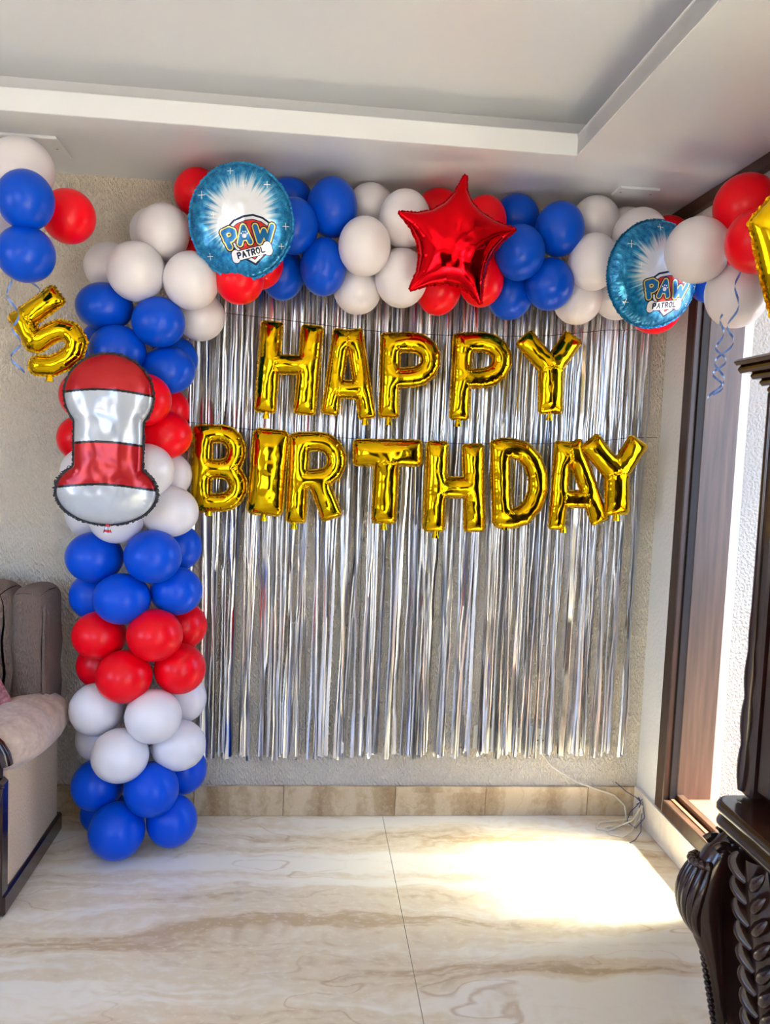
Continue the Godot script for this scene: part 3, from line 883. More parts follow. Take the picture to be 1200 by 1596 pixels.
func sofa() -> void:
	var s := thing("sofa", "grey brown corduroy sofa with a beige plush arm and carved dark wood trim", "sofa", Vector3(-1.6, 0, 0.45))
	var o := -s.position
	var put := func(called: String, mb: MB, m: Material) -> MeshInstance3D:
		var x := obj(called, mb, m, s)
		x.position = o
		return x
	var b := MB.new()
	b.soft(Vector3(-1.66, 0.66, 0.19), Vector3(1.50, 0.62, 0.24), 0.07, 0.03, 5, 8, 0.004)
	put.call("back_cushion", b, M.corduroy)
	b = MB.new()
	b.soft(Vector3(-0.845, 0.66, 0.18), Vector3(0.13, 0.60, 0.23), 0.055, 0.008, 5, 6, 0.003)
	put.call("back_wing", b, M.corduroy)
	b = MB.new()
	b.tube(PackedVector3Array([Vector3(-0.788, 0.40, 0.285), Vector3(-0.787, 0.60, 0.290), Vector3(-0.787, 0.80, 0.288), Vector3(-0.79, 0.90, 0.27), Vector3(-0.80, 0.945, 0.20)]), 0.005, 8)
	put.call("piping", b, M.corduroy)
	b = MB.new()
	b.soft(Vector3(-1.66, 0.42, 0.30), Vector3(1.40, 0.20, 0.16), 0.06, 0.02, 4, 6, 0.003)
	put.call("lower_back_roll", b, M.corduroy)
	b = MB.new()
	b.soft(Vector3(-1.66, 0.36, 0.50), Vector3(1.36, 0.16, 0.52), 0.05, 0.02, 4, 6, 0.003)
	put.call("seat", b, M.corduroy)
	b = MB.new()
	# plush arm roll: a fat lying cushion, higher at its front, hanging over the outer side
	b.sheet(36, 26, func(u: float, v: float):
		var th: float = TAU * u
		var e := pow(sin(PI * clampf(v, 0.0, 1.0)), 0.22)
		var z := lerpf(0.13, 0.70, v)
		var lift := 0.03 * v
		var q := Vector3(cos(th) * 0.135, sin(th) * 0.095, 0)
		q = q.limit_length(0.128)
		return Vector3(-0.825, 0.487 + lift, z) + Vector3(q.x * e, q.y * e, 0) + Vector3(0.003, 0.003, 0) * sin(v * 40 + th * 3), true, true)
	put.call("arm_roll", b, M.plush)
	b = MB.new()
	b.soft(Vector3(-0.86, 0.25, 0.40), Vector3(0.17, 0.40, 0.53), 0.02, 0.004, 3, 6, 0.001)
	put.call("side_panel", b, M.linen)
	put.call("base_board", span(Vector3(-2.4, 0.0, 0.12), Vector3(-0.762, 0.072, 0.72), 0.008), M.dark_wood)
	var p := put.call("arm_post", span(Vector3(-0.985, 0.0, 0.665), Vector3(-0.768, 0.44, 0.735), 0.012), M.dark_wood) as MeshInstance3D
	b = MB.new()
	var spiral := PackedVector3Array()
	var rad := []
	for i in 40:
		var a := i * 0.30
		var rr := 0.115 - 0.0025 * i
		spiral.append(Vector3(-0.875 + cos(a) * rr, 0.49 + sin(a) * rr, 0.715))
		rad.append(0.020 - 0.0003 * i)
	b.tube(spiral, rad, 8)
	b.tube(PackedVector3Array([Vector3(-0.785, 0.06, 0.738), Vector3(-0.782, 0.2, 0.742), Vector3(-0.79, 0.33, 0.742), Vector3(-0.775, 0.43, 0.738)]), [0.012, 0.016, 0.013, 0.017], 8)
	b.box(Vector3(-0.875, 0.49, 0.69), Vector3(0.19, 0.16, 0.05), 0.03)
	obj("carved_scroll", b, M.dark_wood, p)
	b = MB.new()
	b.box(Vector3(-1.63, 0.15, 0.68), Vector3(1.3, 0.17, 0.04), 0.006)
	put.call("front_rail", b, M.dark_wood)
	var c := thing("throw_pillow", "dusky pink patterned throw pillow at the photo's left edge on the sofa seat", "cushion", Vector3(-1.09, 0.62, 0.45))
	b = MB.new()
	b.sheet(25, 25, func(u: float, v: float):
		var x: float = u * 2 - 1
		var y: float = v * 2 - 1
		return Vector3(x * 0.2, y * 0.17, 0.06 * sqrt(maxf(0, (1 - x * x) * (1 - y * y)))))
	b.sheet(25, 25, func(u: float, v: float):
		var x: float = u * 2 - 1
		var y: float = v * 2 - 1
		return Vector3(x * 0.2, y * 0.17, -0.06 * sqrt(maxf(0, (1 - x * x) * (1 - y * y)))), false, true)
	obj("pillow_cover", b, M.cushion, c)
	c.rotation = Vector3(-0.3, 0.2, 0.5)

func cabinet() -> void:
	var t := thing("display_cabinet", "tall dark carved wooden display cabinet on cabriole legs at the right edge", "cabinet", Vector3(1.4, 0, 1.9))
	var put := func(called: String, mb: MB, m: Material) -> MeshInstance3D:
		var x := obj(called, mb, m, t)
		x.position = -t.position
		return x
	# moulded counter: outline with a round front corner, swept through a double-roll profile
	var outline := []
	for i in 9: outline.append([Vector2(1.25 - 0.058 * sin(i * PI / 16), 1.362 - 0.058 * cos(i * PI / 16)), Vector2(-sin(i * PI / 16), -cos(i * PI / 16))])
	outline.append([Vector2(1.192, 2.50), Vector2(-1, 0)])
	outline.push_front([Vector2(1.572, 1.304), Vector2(0, -1)])
	var prof := [Vector2(-0.10, 0.66), Vector2(-0.012, 0.661), Vector2(-0.003, 0.658), Vector2(0.002, 0.650), Vector2(0.002, 0.640), Vector2(-0.004, 0.633), Vector2(-0.014, 0.629), Vector2(-0.012, 0.624), Vector2(-0.004, 0.618), Vector2(0.0, 0.608), Vector2(-0.002, 0.598), Vector2(-0.010, 0.590), Vector2(-0.024, 0.586), Vector2(-0.030, 0.578), Vector2(-0.045, 0.572), Vector2(-0.12, 0.570)]
	var b := MB.new()
	b.sheet(outline.size(), prof.size(), func(u: float, v: float):
		var q = outline[roundi(u * (outline.size() - 1))]
		var w: Vector2 = prof[roundi(v * (prof.size() - 1))]
		var p: Vector2 = q[0] + q[1] * w.x
		return Vector3(p.x, w.y, p.y))
	b.box(Vector3(1.425, 0.629, 1.93), Vector3(0.30, 0.06, 1.13), 0.002)
	put.call("counter", b, M.dark_wood)
	# cabriole leg at the far front corner
	var leg := func(z: float, sx: float) -> MB:
		var m := MB.new()
		var pts := PackedVector3Array()
		var rad := []
		var key := [[1.262, 0.580, 0.022], [1.238, 0.555, 0.030], [1.205, 0.520, 0.036], [1.180, 0.470, 0.042], [1.172, 0.420, 0.046], [1.178, 0.370, 0.044], [1.193, 0.310, 0.036], [1.208, 0.260, 0.027], [1.222, 0.200, 0.021], [1.236, 0.130, 0.018], [1.246, 0.070, 0.018], [1.246, 0.045, 0.022], [1.238, 0.025, 0.028], [1.228, 0.012, 0.030], [1.226, 0.001, 0.026]]
		for q in key:
			pts.append(Vector3(1.30 + (q[0] - 1.30) * sx, q[1], z)); rad.append(q[2])
		m.tube(pts, rad, 16)
		return m
	var l: MeshInstance3D = put.call("leg", leg.call(1.345, 1.0), M.dark_wood)
	b = MB.new()
	# acanthus lobes folded over the knee
	for k in 7:
		var a := -1.25 + k * 0.42
		var pts := PackedVector3Array()
		var rad := []
		for i in 12:
			var f := i / 11.0
			var y := lerpf(0.50, 0.285, f)
			var r := 0.043 * sin(PI * (0.18 + 0.74 * f)) + 0.012
			var cx := 1.172 + 0.026 * pow(f * 1.15 - 0.35, 2) * 2.2
			var aa := a * (1.0 - 0.75 * f)
			pts.append(Vector3(cx - cos(aa) * r, y, 1.345 + sin(aa) * r))
			rad.append(0.010 * sin(PI * (0.12 + 0.8 * f)) + 0.003)
		b.tube(pts, rad, 7)
		b.ball(pts[0] + Vector3(-0.004, 0.004, 0), Vector3(0.012, 0.011, 0.012), 10, 7)
	obj("acanthus_leaf", b, M.dark_wood, l)
	b = MB.new()
	for sc in [[1.208, 0.528, 0.030, 1.0], [1.176, 0.487, 0.022, 0.7], [1.235, 0.555, 0.024, 0.9]]:
		for sz in [-0.026, 0.026]:
			var pts := PackedVector3Array()
			var rad := []
			for i in 22:
				var a := 0.6 + i * 0.32
				var rr: float = sc[2] * (1.0 - i / 26.0)
				pts.append(Vector3(sc[0] - cos(a) * rr, sc[1] + sin(a) * rr, 1.345 + sz))
				rad.append(0.011 * sc[3])
			b.tube(pts, rad, 7)
	obj("scroll", b, M.dark_wood, l)
	b = MB.new()
	for i in 14:
		var y := lerpf(0.275, 0.06, i / 13.0)
		var x := lerpf(1.178, 1.228, i / 13.0)
		b.ball(Vector3(x, y, 1.345), Vector3(0.006, 0.008, 0.010), 8, 6)
	obj("bead_row", b, M.dark_wood, l)
	put.call("leg", leg.call(2.45, 1.0), M.dark_wood)
	# dark recess and carved front behind the leg
	b = MB.new()
	var ap := []
	for q in [[1.25, 0.572], [1.205, 0.520], [1.180, 0.470], [1.172, 0.420], [1.178, 0.370], [1.193, 0.310], [1.208, 0.260], [1.222, 0.200], [1.236, 0.130], [1.246, 0.060]]: ap.append(Vector2(q[0] + 0.008, q[1]))
	for i in ap.size() - 1:
		var p0: Vector2 = ap[i]
		var p1: Vector2 = ap[i + 1]
		for z in [1.337, 1.349]: b.poly([Vector3(p0.x, p0.y, z), Vector3(1.33, p0.y, z), Vector3(1.33, p1.y, z), Vector3(p1.x, p1.y, z)], Vector3(0, 0, 1 if z > 1.34 else -1))
		b.poly([Vector3(p0.x, p0.y, 1.337), Vector3(p0.x, p0.y, 1.349), Vector3(p1.x, p1.y, 1.349), Vector3(p1.x, p1.y, 1.337)], Vector3(-1, 0, 0))
	put.call("side_apron", b, M.dark_wood)
	put.call("carcass", span(Vector3(1.30, 0.05, 1.338), Vector3(1.572, 0.58, 2.46), 0.004), M.dark_wood)
	put.call("plinth", span(Vector3(1.33, 0.0, 1.40), Vector3(1.572, 0.08, 2.46), 0.006), M.dark_wood)
	var cp: MeshInstance3D = null
	b = MB.new()
	b.sheet(13, 25, func(u: float, v: float):
		var y: float = lerpf(0.03, 0.575, v)
		var s: float = u * 2 - 1
		var half := 0.035 + 0.05 * sin(PI * v) * (0.7 + 0.3 * cos(v * 9))
		return Vector3(lerpf(1.295, 1.235, v) - 0.035 * cos(s * 1.5), y, 1.50 + s * half + 0.02 * sin(v * 5)), false, true)
	cp = put.call("carved_stile", b, M.dark_wood)
	b = MB.new()
	for k in 9:
		var y0 := 0.10 + k * 0.052
		for sg in [-1.0, 1.0]:
			var pts := PackedVector3Array()
			var rad := []
			for i in 8:
				var f := i / 7.0
				pts.append(Vector3(lerpf(1.265, 1.205, y0 / 0.6) - 0.012 * sin(PI * f), y0 + 0.05 * f, 1.50 + 0.02 * sin(y0 * 9) + sg * (0.010 + 0.045 * sin(f * 1.7))))
				rad.append(0.017 * sin(PI * (0.15 + 0.8 * f)) + 0.003)
			b.tube(pts, rad, 8, 0.7)
	obj("leaf_carving", b, M.dark_wood, cp)
	put.call("front_panel", span(Vector3(1.275, 0.09, 1.64), Vector3(1.305, 0.56, 2.42), 0.008), M.dark_wood)
	# upper case
	var u := put.call("upper_case", span(Vector3(1.30, 0.66, 1.318), Vector3(1.572, 1.70, 1.335), 0.003), M.dark_wood) as MeshInstance3D
	obj("back_board", span(Vector3(1.555, 0.66, 1.335), Vector3(1.572, 1.70, 2.45), 0.002), M.dark_wood, u)
	obj("end_board", span(Vector3(1.30, 0.66, 2.433), Vector3(1.572, 1.70, 2.45), 0.002), M.dark_wood, u)
	obj("shelf", span(Vector3(1.32, 1.18, 1.335), Vector3(1.555, 1.195, 2.433), 0.002), M.dark_wood, u)
	obj("shelf", span(Vector3(1.32, 0.66, 1.335), Vector3(1.555, 0.675, 2.433), 0.002), M.dark_wood, u)
	b = MB.new()
	b.box(Vector3(1.290, 1.18, 1.335), Vector3(0.035, 1.03, 0.05), 0.006)
	var ed := PackedVector3Array()
	var er := []
	for i in 60:
		var f := i / 59.0
		ed.append(Vector3(1.274, lerpf(0.675, 1.69, f), 1.315))
		er.append(0.008 + 0.006 * absf(sin(f * 26)) * smoothstep(0.55, 0.2, f) + 0.003)
	b.tube(ed, er, 8)
	put.call("carved_column", b, M.dark_wood)
	var dr := put.call("glass_door", span(Vector3(1.283, 0.69, 1.365), Vector3(1.303, 1.68, 1.42), 0.005), M.dark_wood) as MeshInstance3D
	obj("door_rail", span(Vector3(1.283, 0.69, 1.42), Vector3(1.303, 0.75, 2.43), 0.005), M.dark_wood, dr)
	obj("door_rail", span(Vector3(1.283, 1.62, 1.42), Vector3(1.303, 1.68, 2.43), 0.005), M.dark_wood, dr)
	obj("door_stile", span(Vector3(1.283, 0.75, 2.38), Vector3(1.303, 1.62, 2.43), 0.005), M.dark_wood, dr)
	obj("pane", span(Vector3(1.291, 0.75, 1.42), Vector3(1.295, 1.62, 2.38), 0.0005), M.glass, dr)
	b = MB.new()
	for q in [[0.0, 1.700, 0.020], [0.014, 1.718, 0.018], [0.030, 1.735, 0.018], [0.052, 1.752, 0.020], [0.060, 1.770, 0.016]]: b.box(Vector3(1.42 - q[0] * 0.5, q[1], 1.87 - q[0] * 0.25), Vector3(0.30 + q[0], q[2], 1.16 + q[0] * 1.5), 0.007)
	put.call("cornice", b, M.dark_wood)
	b = MB.new()
	b.sheet(21, 9, func(uu: float, vv: float):
		var z: float = lerpf(1.30, 2.45, uu)
		var top := 1.80 + 0.14 * sin(PI * clampf((uu - 0.02) * 1.02, 0, 1)) + 0.03
		var a: float = lerpf(-0.3, PI + 0.3, vv)
		return Vector3(1.36 + cos(a) * 0.05, lerpf(1.775, top, sin(a) * 0.5 + 0.5), z), false, true)
	put.call("pediment", b, M.dark_wood)

func curtain() -> void:
	var rng := RandomNumberGenerator.new()
	rng.seed = 2024
	for c in 2:
		var x0: float = [-0.33, 0.59][c]
		var x1: float = [0.60, 1.50][c]
		var t := thing("fringe_curtain", ["silver foil fringe curtain on the left, behind letters B, I and R", "silver foil fringe curtain on the right, hanging in front of the wall sockets"][c], "curtain", Vector3(x0, 2.24, 0.04), "silver fringe curtains behind the letters")
		obj("header_strip", boxed(Vector3((x1 - x0) / 2, 0.0, 0.0), Vector3(x1 - x0, 0.04, 0.002), 0.0005), M.silver[1], t)
		var count := 110
		# strands gather in loose bunches towards the hem
		var bunches := []
		var bx := x0 + 0.01
		while bx < x1:
			bunches.append(bx)
			bx += rng.randf_range(0.028, 0.075)
		for s in count:
			var x := lerpf(x0 + 0.004, x1 - 0.004, (s + rng.randf_range(-0.4, 0.4)) / (count - 1.0))
			var near: float = bunches[0]
			for q in bunches:
				if absf(q - x) < absf(near - x): near = q
			var pull := rng.randf_range(0.55, 0.97)
			var half := rng.randf_range(0.0032, 0.0078)
			var z := 0.035 + rng.randf_range(-0.012, 0.016)
			var end := 0.262 + 0.020 * (x / 1.5) + rng.randf_range(-0.018, 0.012)
			var yaw := rng.randf_range(-0.95, 0.95)
			var curl := rng.randf_range(-0.9, 0.9)
			var lean := rng.randf_range(-0.018, 0.018) if rng.randf() < 0.8 else rng.randf_range(-0.06, 0.06)
			var mb := MB.new()
			var rows := 30
			var kink := 0.0
			var twist := rng.randf_range(-0.5, 0.5)
			for sg in [0.0]:
				var base := mb.v.size()
				for j in rows:
					var f := float(j) / (rows - 1)
					var y := lerpf(2.235, end, f)
					# the sheet was folded in the packet: small breaks about every 0.2 m
					if j % 3 == 0:
						kink = rng.randf_range(-0.0025, 0.0025)
						yaw += rng.randf_range(-0.22, 0.22)
					var gather := smoothstep(0.15, 1.0, f)
					var px := lerpf(x, near, pull * gather) + lean * gather * gather + kink + 0.0015 * sin(f * 19 + s)
					var w := half * (1.0 + 0.35 * smoothstep(0.88, 0.96, f))
					var a := yaw + twist * f
					var side := Vector3(cos(a), 0, sin(a))
					var out := Vector3(-sin(a), 0, cos(a))
					var ctr := Vector3(px - x0, y - 2.24, z - 0.04 + 0.004 * sin(f * 13 + s * 1.7))
					for e in 3:
						var q := e - 1.0
						var nn: Vector3 = (out - side * q * curl + Vector3(0, rng.randf_range(-0.05, 0.05), 0)).normalized()
						mb.vert(ctr + side * q * w + out * (-q * q * w * curl * 0.5), nn)
				for j in rows - 1:
					for e in 2: mb.quad(base + j * 3 + e, base + j * 3 + e + 1, base + j * 3 + e + 4, base + j * 3 + e + 3)
			obj("strand", mb, M.silver[rng.randi() % 4], t)

func wall_fittings() -> void:
	var t := thing("switch_board", "row of white wall switches and sockets behind the curtain hem, above the cable", "switch", Vector3(1.02, 0.335, 0.0))
	obj("back_plate", boxed(Vector3(0, 0, 0.004), Vector3(0.33, 0.10, 0.008), 0.003), M.plastic, t)
	for k in 4:
		var p := obj("module", boxed(Vector3(-0.12 + k * 0.08, 0, 0.011), Vector3(0.074, 0.088, 0.008), 0.003), M.plastic, t)
		if k % 2 == 0:
			obj("rocker", boxed(Vector3(-0.12 + k * 0.08, 0, 0.016), Vector3(0.034, 0.058, 0.006), 0.002), M.plastic, p)
		else:
			for q in [[-0.011, -0.008], [0.011, -0.008], [0.0, 0.014]]:
				var h := MB.new()
				h.tube(PackedVector3Array([Vector3(-0.12 + k * 0.08 + q[0], q[1], 0.0135), Vector3(-0.12 + k * 0.08 + q[0], q[1], 0.0156)]), 0.004, 10)
				obj("socket_hole", h, M.black_gap, p)
	for q in [[-0.835, 0.290, 0.20, 0.19, "flat square cover plate on the ceiling above the left balloon bunch"], [1.296, 0.283, 0.15, 0.095, "flat square cover plate on the ceiling above the corner end of the garland"]]:
		var c := thing("ceiling_plate", q[4], "cover plate", Vector3(q[0], 2.5, q[1]), "ceiling cover plates")
		obj("cover", boxed(Vector3(0, -0.005, 0), Vector3(q[2], 0.010, q[3]), 0.003), M.ceiling, c)
		for s in [-1, 1]:
			var w := MB.new()
			w.ball(Vector3(s * q[2] * 0.38, -0.0105, 0), Vector3(0.004, 0.002, 0.004), 8, 5)
			obj("screw", w, M.alu, c)

func foils() -> void:
	var t0 := thing("letter_balloon", "gold foil letter H balloon, first in the top word", "balloon", Vector3(0.043, 1.807, 0.130), "gold letter balloons")
	inflate(t0, [["bar", Vector2(-0.063, 0.166), Vector2(-0.079, -0.172), 0.039],
		["bar", Vector2(0.089, 0.160), Vector2(0.069, -0.173), 0.040],
		["bar", Vector2(-0.058, 0.009), Vector2(0.077, 0.011), 0.035]], 0.0025, 0.85, M.gold, M.gold_rim, 100, 0.13, 0.0045)
	nozzle(t0, Vector3(-0.075, -0.178, 0), M.gold)
	var t1 := thing("letter_balloon", "gold foil letter A balloon in the top word, between H and P", "balloon", Vector3(0.274, 1.793, 0.130), "gold letter balloons")
	inflate(t1, [["bar", Vector2(-0.031, 0.165), Vector2(-0.065, -0.154), 0.031],
		["bar", Vector2(0.013, 0.167), Vector2(0.078, -0.164), 0.031],
		["bar", Vector2(-0.054, -0.058), Vector2(0.059, -0.058), 0.033]], 0.0025, 0.85, M.gold, M.gold_rim, 101, 0.13, 0.0045)
	nozzle(t1, Vector3(0.070, -0.172, 0), M.gold)
	var t2 := thing("letter_balloon", "gold foil letter P balloon in the top word, right after the A", "balloon", Vector3(0.512, 1.800, 0.130), "gold letter balloons")
	inflate(t2, [["bar", Vector2(-0.083, 0.153), Vector2(-0.077, -0.163), 0.037],
		["path", [Vector2(-0.075, 0.120), Vector2(-0.003, 0.126), Vector2(0.030, 0.122), Vector2(0.058, 0.104), Vector2(0.074, 0.078), Vector2(0.075, 0.049), Vector2(0.062, 0.021), Vector2(0.036, 0.001), Vector2(0.003, -0.007), Vector2(-0.069, -0.016)], 0.036]], 0.0025, 0.85, M.gold, M.gold_rim, 102, 0.13, 0.0045)
	nozzle(t2, Vector3(-0.077, -0.175, 0), M.gold)
	var t3 := thing("letter_balloon", "gold foil letter P balloon in the top word, just before the Y", "balloon", Vector3(0.787, 1.814, 0.130), "gold letter balloons")
	inflate(t3, [["bar", Vector2(-0.078, 0.152), Vector2(-0.079, -0.174), 0.037],
		["path", [Vector2(-0.077, 0.121), Vector2(-0.002, 0.127), Vector2(0.033, 0.122), Vector2(0.061, 0.105), Vector2(0.077, 0.078), Vector2(0.079, 0.048), Vector2(0.065, 0.019), Vector2(0.039, -0.001), Vector2(0.006, -0.010), Vector2(-0.070, -0.018)], 0.036]], 0.0025, 0.85, M.gold, M.gold_rim, 103, 0.13, 0.0045)
	nozzle(t3, Vector3(-0.082, -0.183, 0), M.gold)
	var t4 := thing("letter_balloon", "gold foil letter Y balloon at the end of the top word", "balloon", Vector3(1.053, 1.825, 0.130), "gold letter balloons")
	inflate(t4, [["bar", Vector2(-0.110, 0.145), Vector2(0.006, 0.028), 0.040],
		["bar", Vector2(0.093, 0.158), Vector2(0.011, 0.028), 0.040],
		["bar", Vector2(0.008, 0.040), Vector2(0.016, -0.144), 0.049]], 0.0025, 0.85, M.gold, M.gold_rim, 104, 0.13, 0.0045)
	nozzle(t4, Vector3(0.013, -0.154, 0), M.gold)
	var t5 := thing("letter_balloon", "gold foil letter B balloon at the start of the lower word", "balloon", Vector3(-0.203, 1.417, 0.130), "gold letter balloons")
	inflate(t5, [["bar", Vector2(-0.061, 0.154), Vector2(-0.063, -0.151), 0.035],
		["path", [Vector2(-0.063, 0.126), Vector2(0.006, 0.129), Vector2(0.031, 0.123), Vector2(0.052, 0.106), Vector2(0.063, 0.080), Vector2(0.064, 0.051), Vector2(0.054, 0.024), Vector2(0.034, 0.005), Vector2(0.010, -0.002), Vector2(-0.055, -0.005)], 0.032],
		["path", [Vector2(-0.055, -0.007), Vector2(0.010, -0.004), Vector2(0.037, -0.010), Vector2(0.059, -0.026), Vector2(0.072, -0.051), Vector2(0.073, -0.079), Vector2(0.061, -0.105), Vector2(0.040, -0.124), Vector2(0.013, -0.131), Vector2(-0.056, -0.136)], 0.033]], 0.0025, 0.85, M.gold, M.gold_rim, 105, 0.13, 0.0045)
	nozzle(t5, Vector3(-0.035, -0.165, 0), M.gold)
	var t6 := thing("letter_balloon", "gold foil letter I balloon, second in the lower word", "balloon", Vector3(-0.024, 1.405, 0.130), "gold letter balloons")
	inflate(t6, [["bar", Vector2(0.014, 0.164), Vector2(-0.002, -0.160), 0.066]], 0.0025, 0.75, M.gold, M.gold_rim, 106, 0.13, 0.0045)
	nozzle(t6, Vector3(-0.005, -0.166, 0), M.gold)
	var t7 := thing("letter_balloon", "gold foil letter R balloon, third in the lower word", "balloon", Vector3(0.171, 1.393, 0.130), "gold letter balloons")
	inflate(t7, [["bar", Vector2(-0.072, 0.164), Vector2(-0.077, -0.173), 0.037],
		["path", [Vector2(-0.071, 0.137), Vector2(-0.000, 0.140), Vector2(0.030, 0.134), Vector2(0.054, 0.115), Vector2(0.069, 0.087), Vector2(0.070, 0.056), Vector2(0.058, 0.027), Vector2(0.035, 0.006), Vector2(0.005, -0.002), Vector2(-0.066, -0.010)], 0.034],
		["bar", Vector2(-0.003, 0.007), Vector2(0.062, -0.153), 0.038]], 0.0025, 0.85, M.gold, M.gold_rim, 107, 0.13, 0.0045)
	nozzle(t7, Vector3(-0.085, -0.182, 0), M.gold)
	var t8 := thing("letter_balloon", "gold foil letter T balloon in the middle of the lower word", "balloon", Vector3(0.441, 1.383, 0.130), "gold letter balloons")
	inflate(t8, [["bar", Vector2(-0.136, 0.113), Vector2(0.127, 0.122), 0.050],
		["bar", Vector2(-0.006, 0.094), Vector2(-0.008, -0.155), 0.047]], 0.0025, 0.85, M.gold, M.gold_rim, 108, 0.13, 0.0045)
	nozzle(t8, Vector3(-0.008, -0.163, 0), M.gold)
	var t9 := thing("letter_balloon", "gold foil letter H balloon in the lower word, right of the T", "balloon", Vector3(0.703, 1.381, 0.130), "gold letter balloons")
	inflate(t9, [["bar", Vector2(-0.074, 0.171), Vector2(-0.073, -0.178), 0.041],
		["bar", Vector2(0.065, 0.167), Vector2(0.088, -0.173), 0.041],
		["bar", Vector2(-0.071, -0.005), Vector2(0.076, -0.002), 0.040]], 0.0025, 0.85, M.gold, M.gold_rim, 109, 0.13, 0.0045)
	nozzle(t9, Vector3(-0.066, -0.187, 0), M.gold)
	var t10 := thing("letter_balloon", "gold foil letter D balloon in the lower word", "balloon", Vector3(0.954, 1.405, 0.130), "gold letter balloons")
	inflate(t10, [["bar", Vector2(-0.081, 0.162), Vector2(-0.055, -0.161), 0.037],
		["path", [Vector2(-0.071, 0.133), Vector2(-0.031, 0.134), Vector2(0.016, 0.123), Vector2(0.055, 0.086), Vector2(0.078, 0.031), Vector2(0.082, -0.030), Vector2(0.064, -0.087), Vector2(0.030, -0.127), Vector2(-0.015, -0.142), Vector2(-0.056, -0.144)], 0.037]], 0.0025, 0.85, M.gold, M.gold_rim, 110, 0.13, 0.0045)
	nozzle(t10, Vector3(-0.040, -0.170, 0), M.gold)
	var t11 := thing("letter_balloon", "gold foil letter A balloon in the lower word, overlapped by the Y", "balloon", Vector3(1.203, 1.402, 0.130), "gold letter balloons")
	inflate(t11, [["bar", Vector2(-0.075, 0.171), Vector2(-0.083, -0.174), 0.033],
		["bar", Vector2(-0.039, 0.173), Vector2(0.095, -0.142), 0.036],
		["bar", Vector2(-0.077, -0.056), Vector2(0.053, -0.051), 0.033]], 0.0025, 0.85, M.gold, M.gold_rim, 111, 0.13, 0.0045)
	nozzle(t11, Vector3(-0.055, -0.170, 0), M.gold)
	var t12 := thing("letter_balloon", "gold foil letter Y balloon at the end of the lower word", "balloon", Vector3(1.338, 1.447, 0.160), "gold letter balloons")
	inflate(t12, [["bar", Vector2(-0.118, 0.136), Vector2(-0.000, 0.005), 0.042],
		["bar", Vector2(0.084, 0.144), Vector2(0.005, 0.005), 0.042],
		["bar", Vector2(0.001, 0.023), Vector2(0.013, -0.151), 0.048]], 0.0025, 0.85, M.gold, M.gold_rim, 112, 0.13, 0.0045)
	nozzle(t12, Vector3(0.013, -0.158, 0), M.gold)
	var five := thing("number_balloon", "gold foil number 5 balloon leaning on the stucco wall under the left bunch", "balloon", Vector3(-0.737, 1.853, 0.45))
	inflate(five, [["bar", Vector2(0.037, 0.123), Vector2(-0.072, 0.035), 0.033],
		["bar", Vector2(-0.096, 0.057), Vector2(-0.030, -0.052), 0.031],
		["path", [Vector2(-0.030, -0.039), Vector2(0.010, -0.008), Vector2(0.045, 0.007), Vector2(0.078, 0.000), Vector2(0.097, -0.030), Vector2(0.087, -0.066), Vector2(0.056, -0.093), Vector2(0.016, -0.114), Vector2(-0.025, -0.114)], 0.030]], 0.003, 0.92, M.gold, M.gold_rim, 201, 0.16)
	nozzle(five, Vector3(0.01, -0.146, 0), M.gold)
	var star := thing("star_balloon", "shiny red foil star balloon in the middle of the garland", "balloon", Vector3(0.607, 2.226, 0.48))
	inflate(star, [["poly", [Vector2(0.018, 0.211), Vector2(0.021, 0.165), Vector2(0.040, 0.126), Vector2(0.075, 0.093), Vector2(0.127, 0.067), Vector2(0.195, 0.047), Vector2(0.155, 0.013), Vector2(0.124, -0.028), Vector2(0.103, -0.078), Vector2(0.091, -0.135), Vector2(0.089, -0.200), Vector2(0.055, -0.167), Vector2(0.015, -0.147), Vector2(-0.033, -0.141), Vector2(-0.087, -0.149), Vector2(-0.149, -0.170), Vector2(-0.127, -0.113), Vector2(-0.121, -0.061), Vector2(-0.131, -0.011), Vector2(-0.156, 0.035), Vector2(-0.196, 0.077), Vector2(-0.139, 0.076), Vector2(-0.088, 0.089), Vector2(-0.045, 0.116), Vector2(-0.010, 0.156)]]], 0.0036, 0.62, M.red_foil, M.red_rim, 202, 0.07, 0.007)
	var tall := thing("tall_balloon", "tall two lobed foil balloon in red and silver bands, before the balloon column", "balloon", Vector3(-0.516, 1.512, 0.52))
	inflate(tall, [["oval", Vector2(-0.002, 0.138), 0.139, 0.131],
		["oval", Vector2(-0.005, -0.178), 0.158, 0.105],
		["bar", Vector2(-0.001, 0.088), Vector2(-0.001, -0.165), 0.108]], 0.0035, 0.5, M.bands, M.black_rim, 203, 0.12, 0.010)
	nozzle(tall, Vector3(0, -0.295, 0), M.bands)
	var gold := thing("foil_balloon", "gold foil balloon cut by the photo's right edge beside the door bunch", "balloon", Vector3(1.070, 1.914, 1.750))
	inflate(gold, [["poly", [Vector2(-0.121, 0.050), Vector2(-0.087, 0.093), Vector2(-0.039, 0.128), Vector2(0.078, 0.119), Vector2(0.125, 0.026), Vector2(0.096, -0.084), Vector2(0.009, -0.132), Vector2(-0.065, -0.120), Vector2(-0.091, -0.048)]]], 0.004, 0.6, M.gold, M.gold_rim, 204, 0.06, 0.006)
	var d := thing("round_balloon", "large round blue glitter foil balloon with a shield print on the left of the garland", "balloon", Vector3(-0.115, 2.243, 0.46), "round printed foil balloons")
	inflate(d, [["oval", Vector2.ZERO, 0.168, 0.181]], 0.0036, 0.44, M.print, M.print_rim, 205, 0.12, 0.009, 1.0)
	d.rotation = Vector3(0.12, -0.05, 0.06)
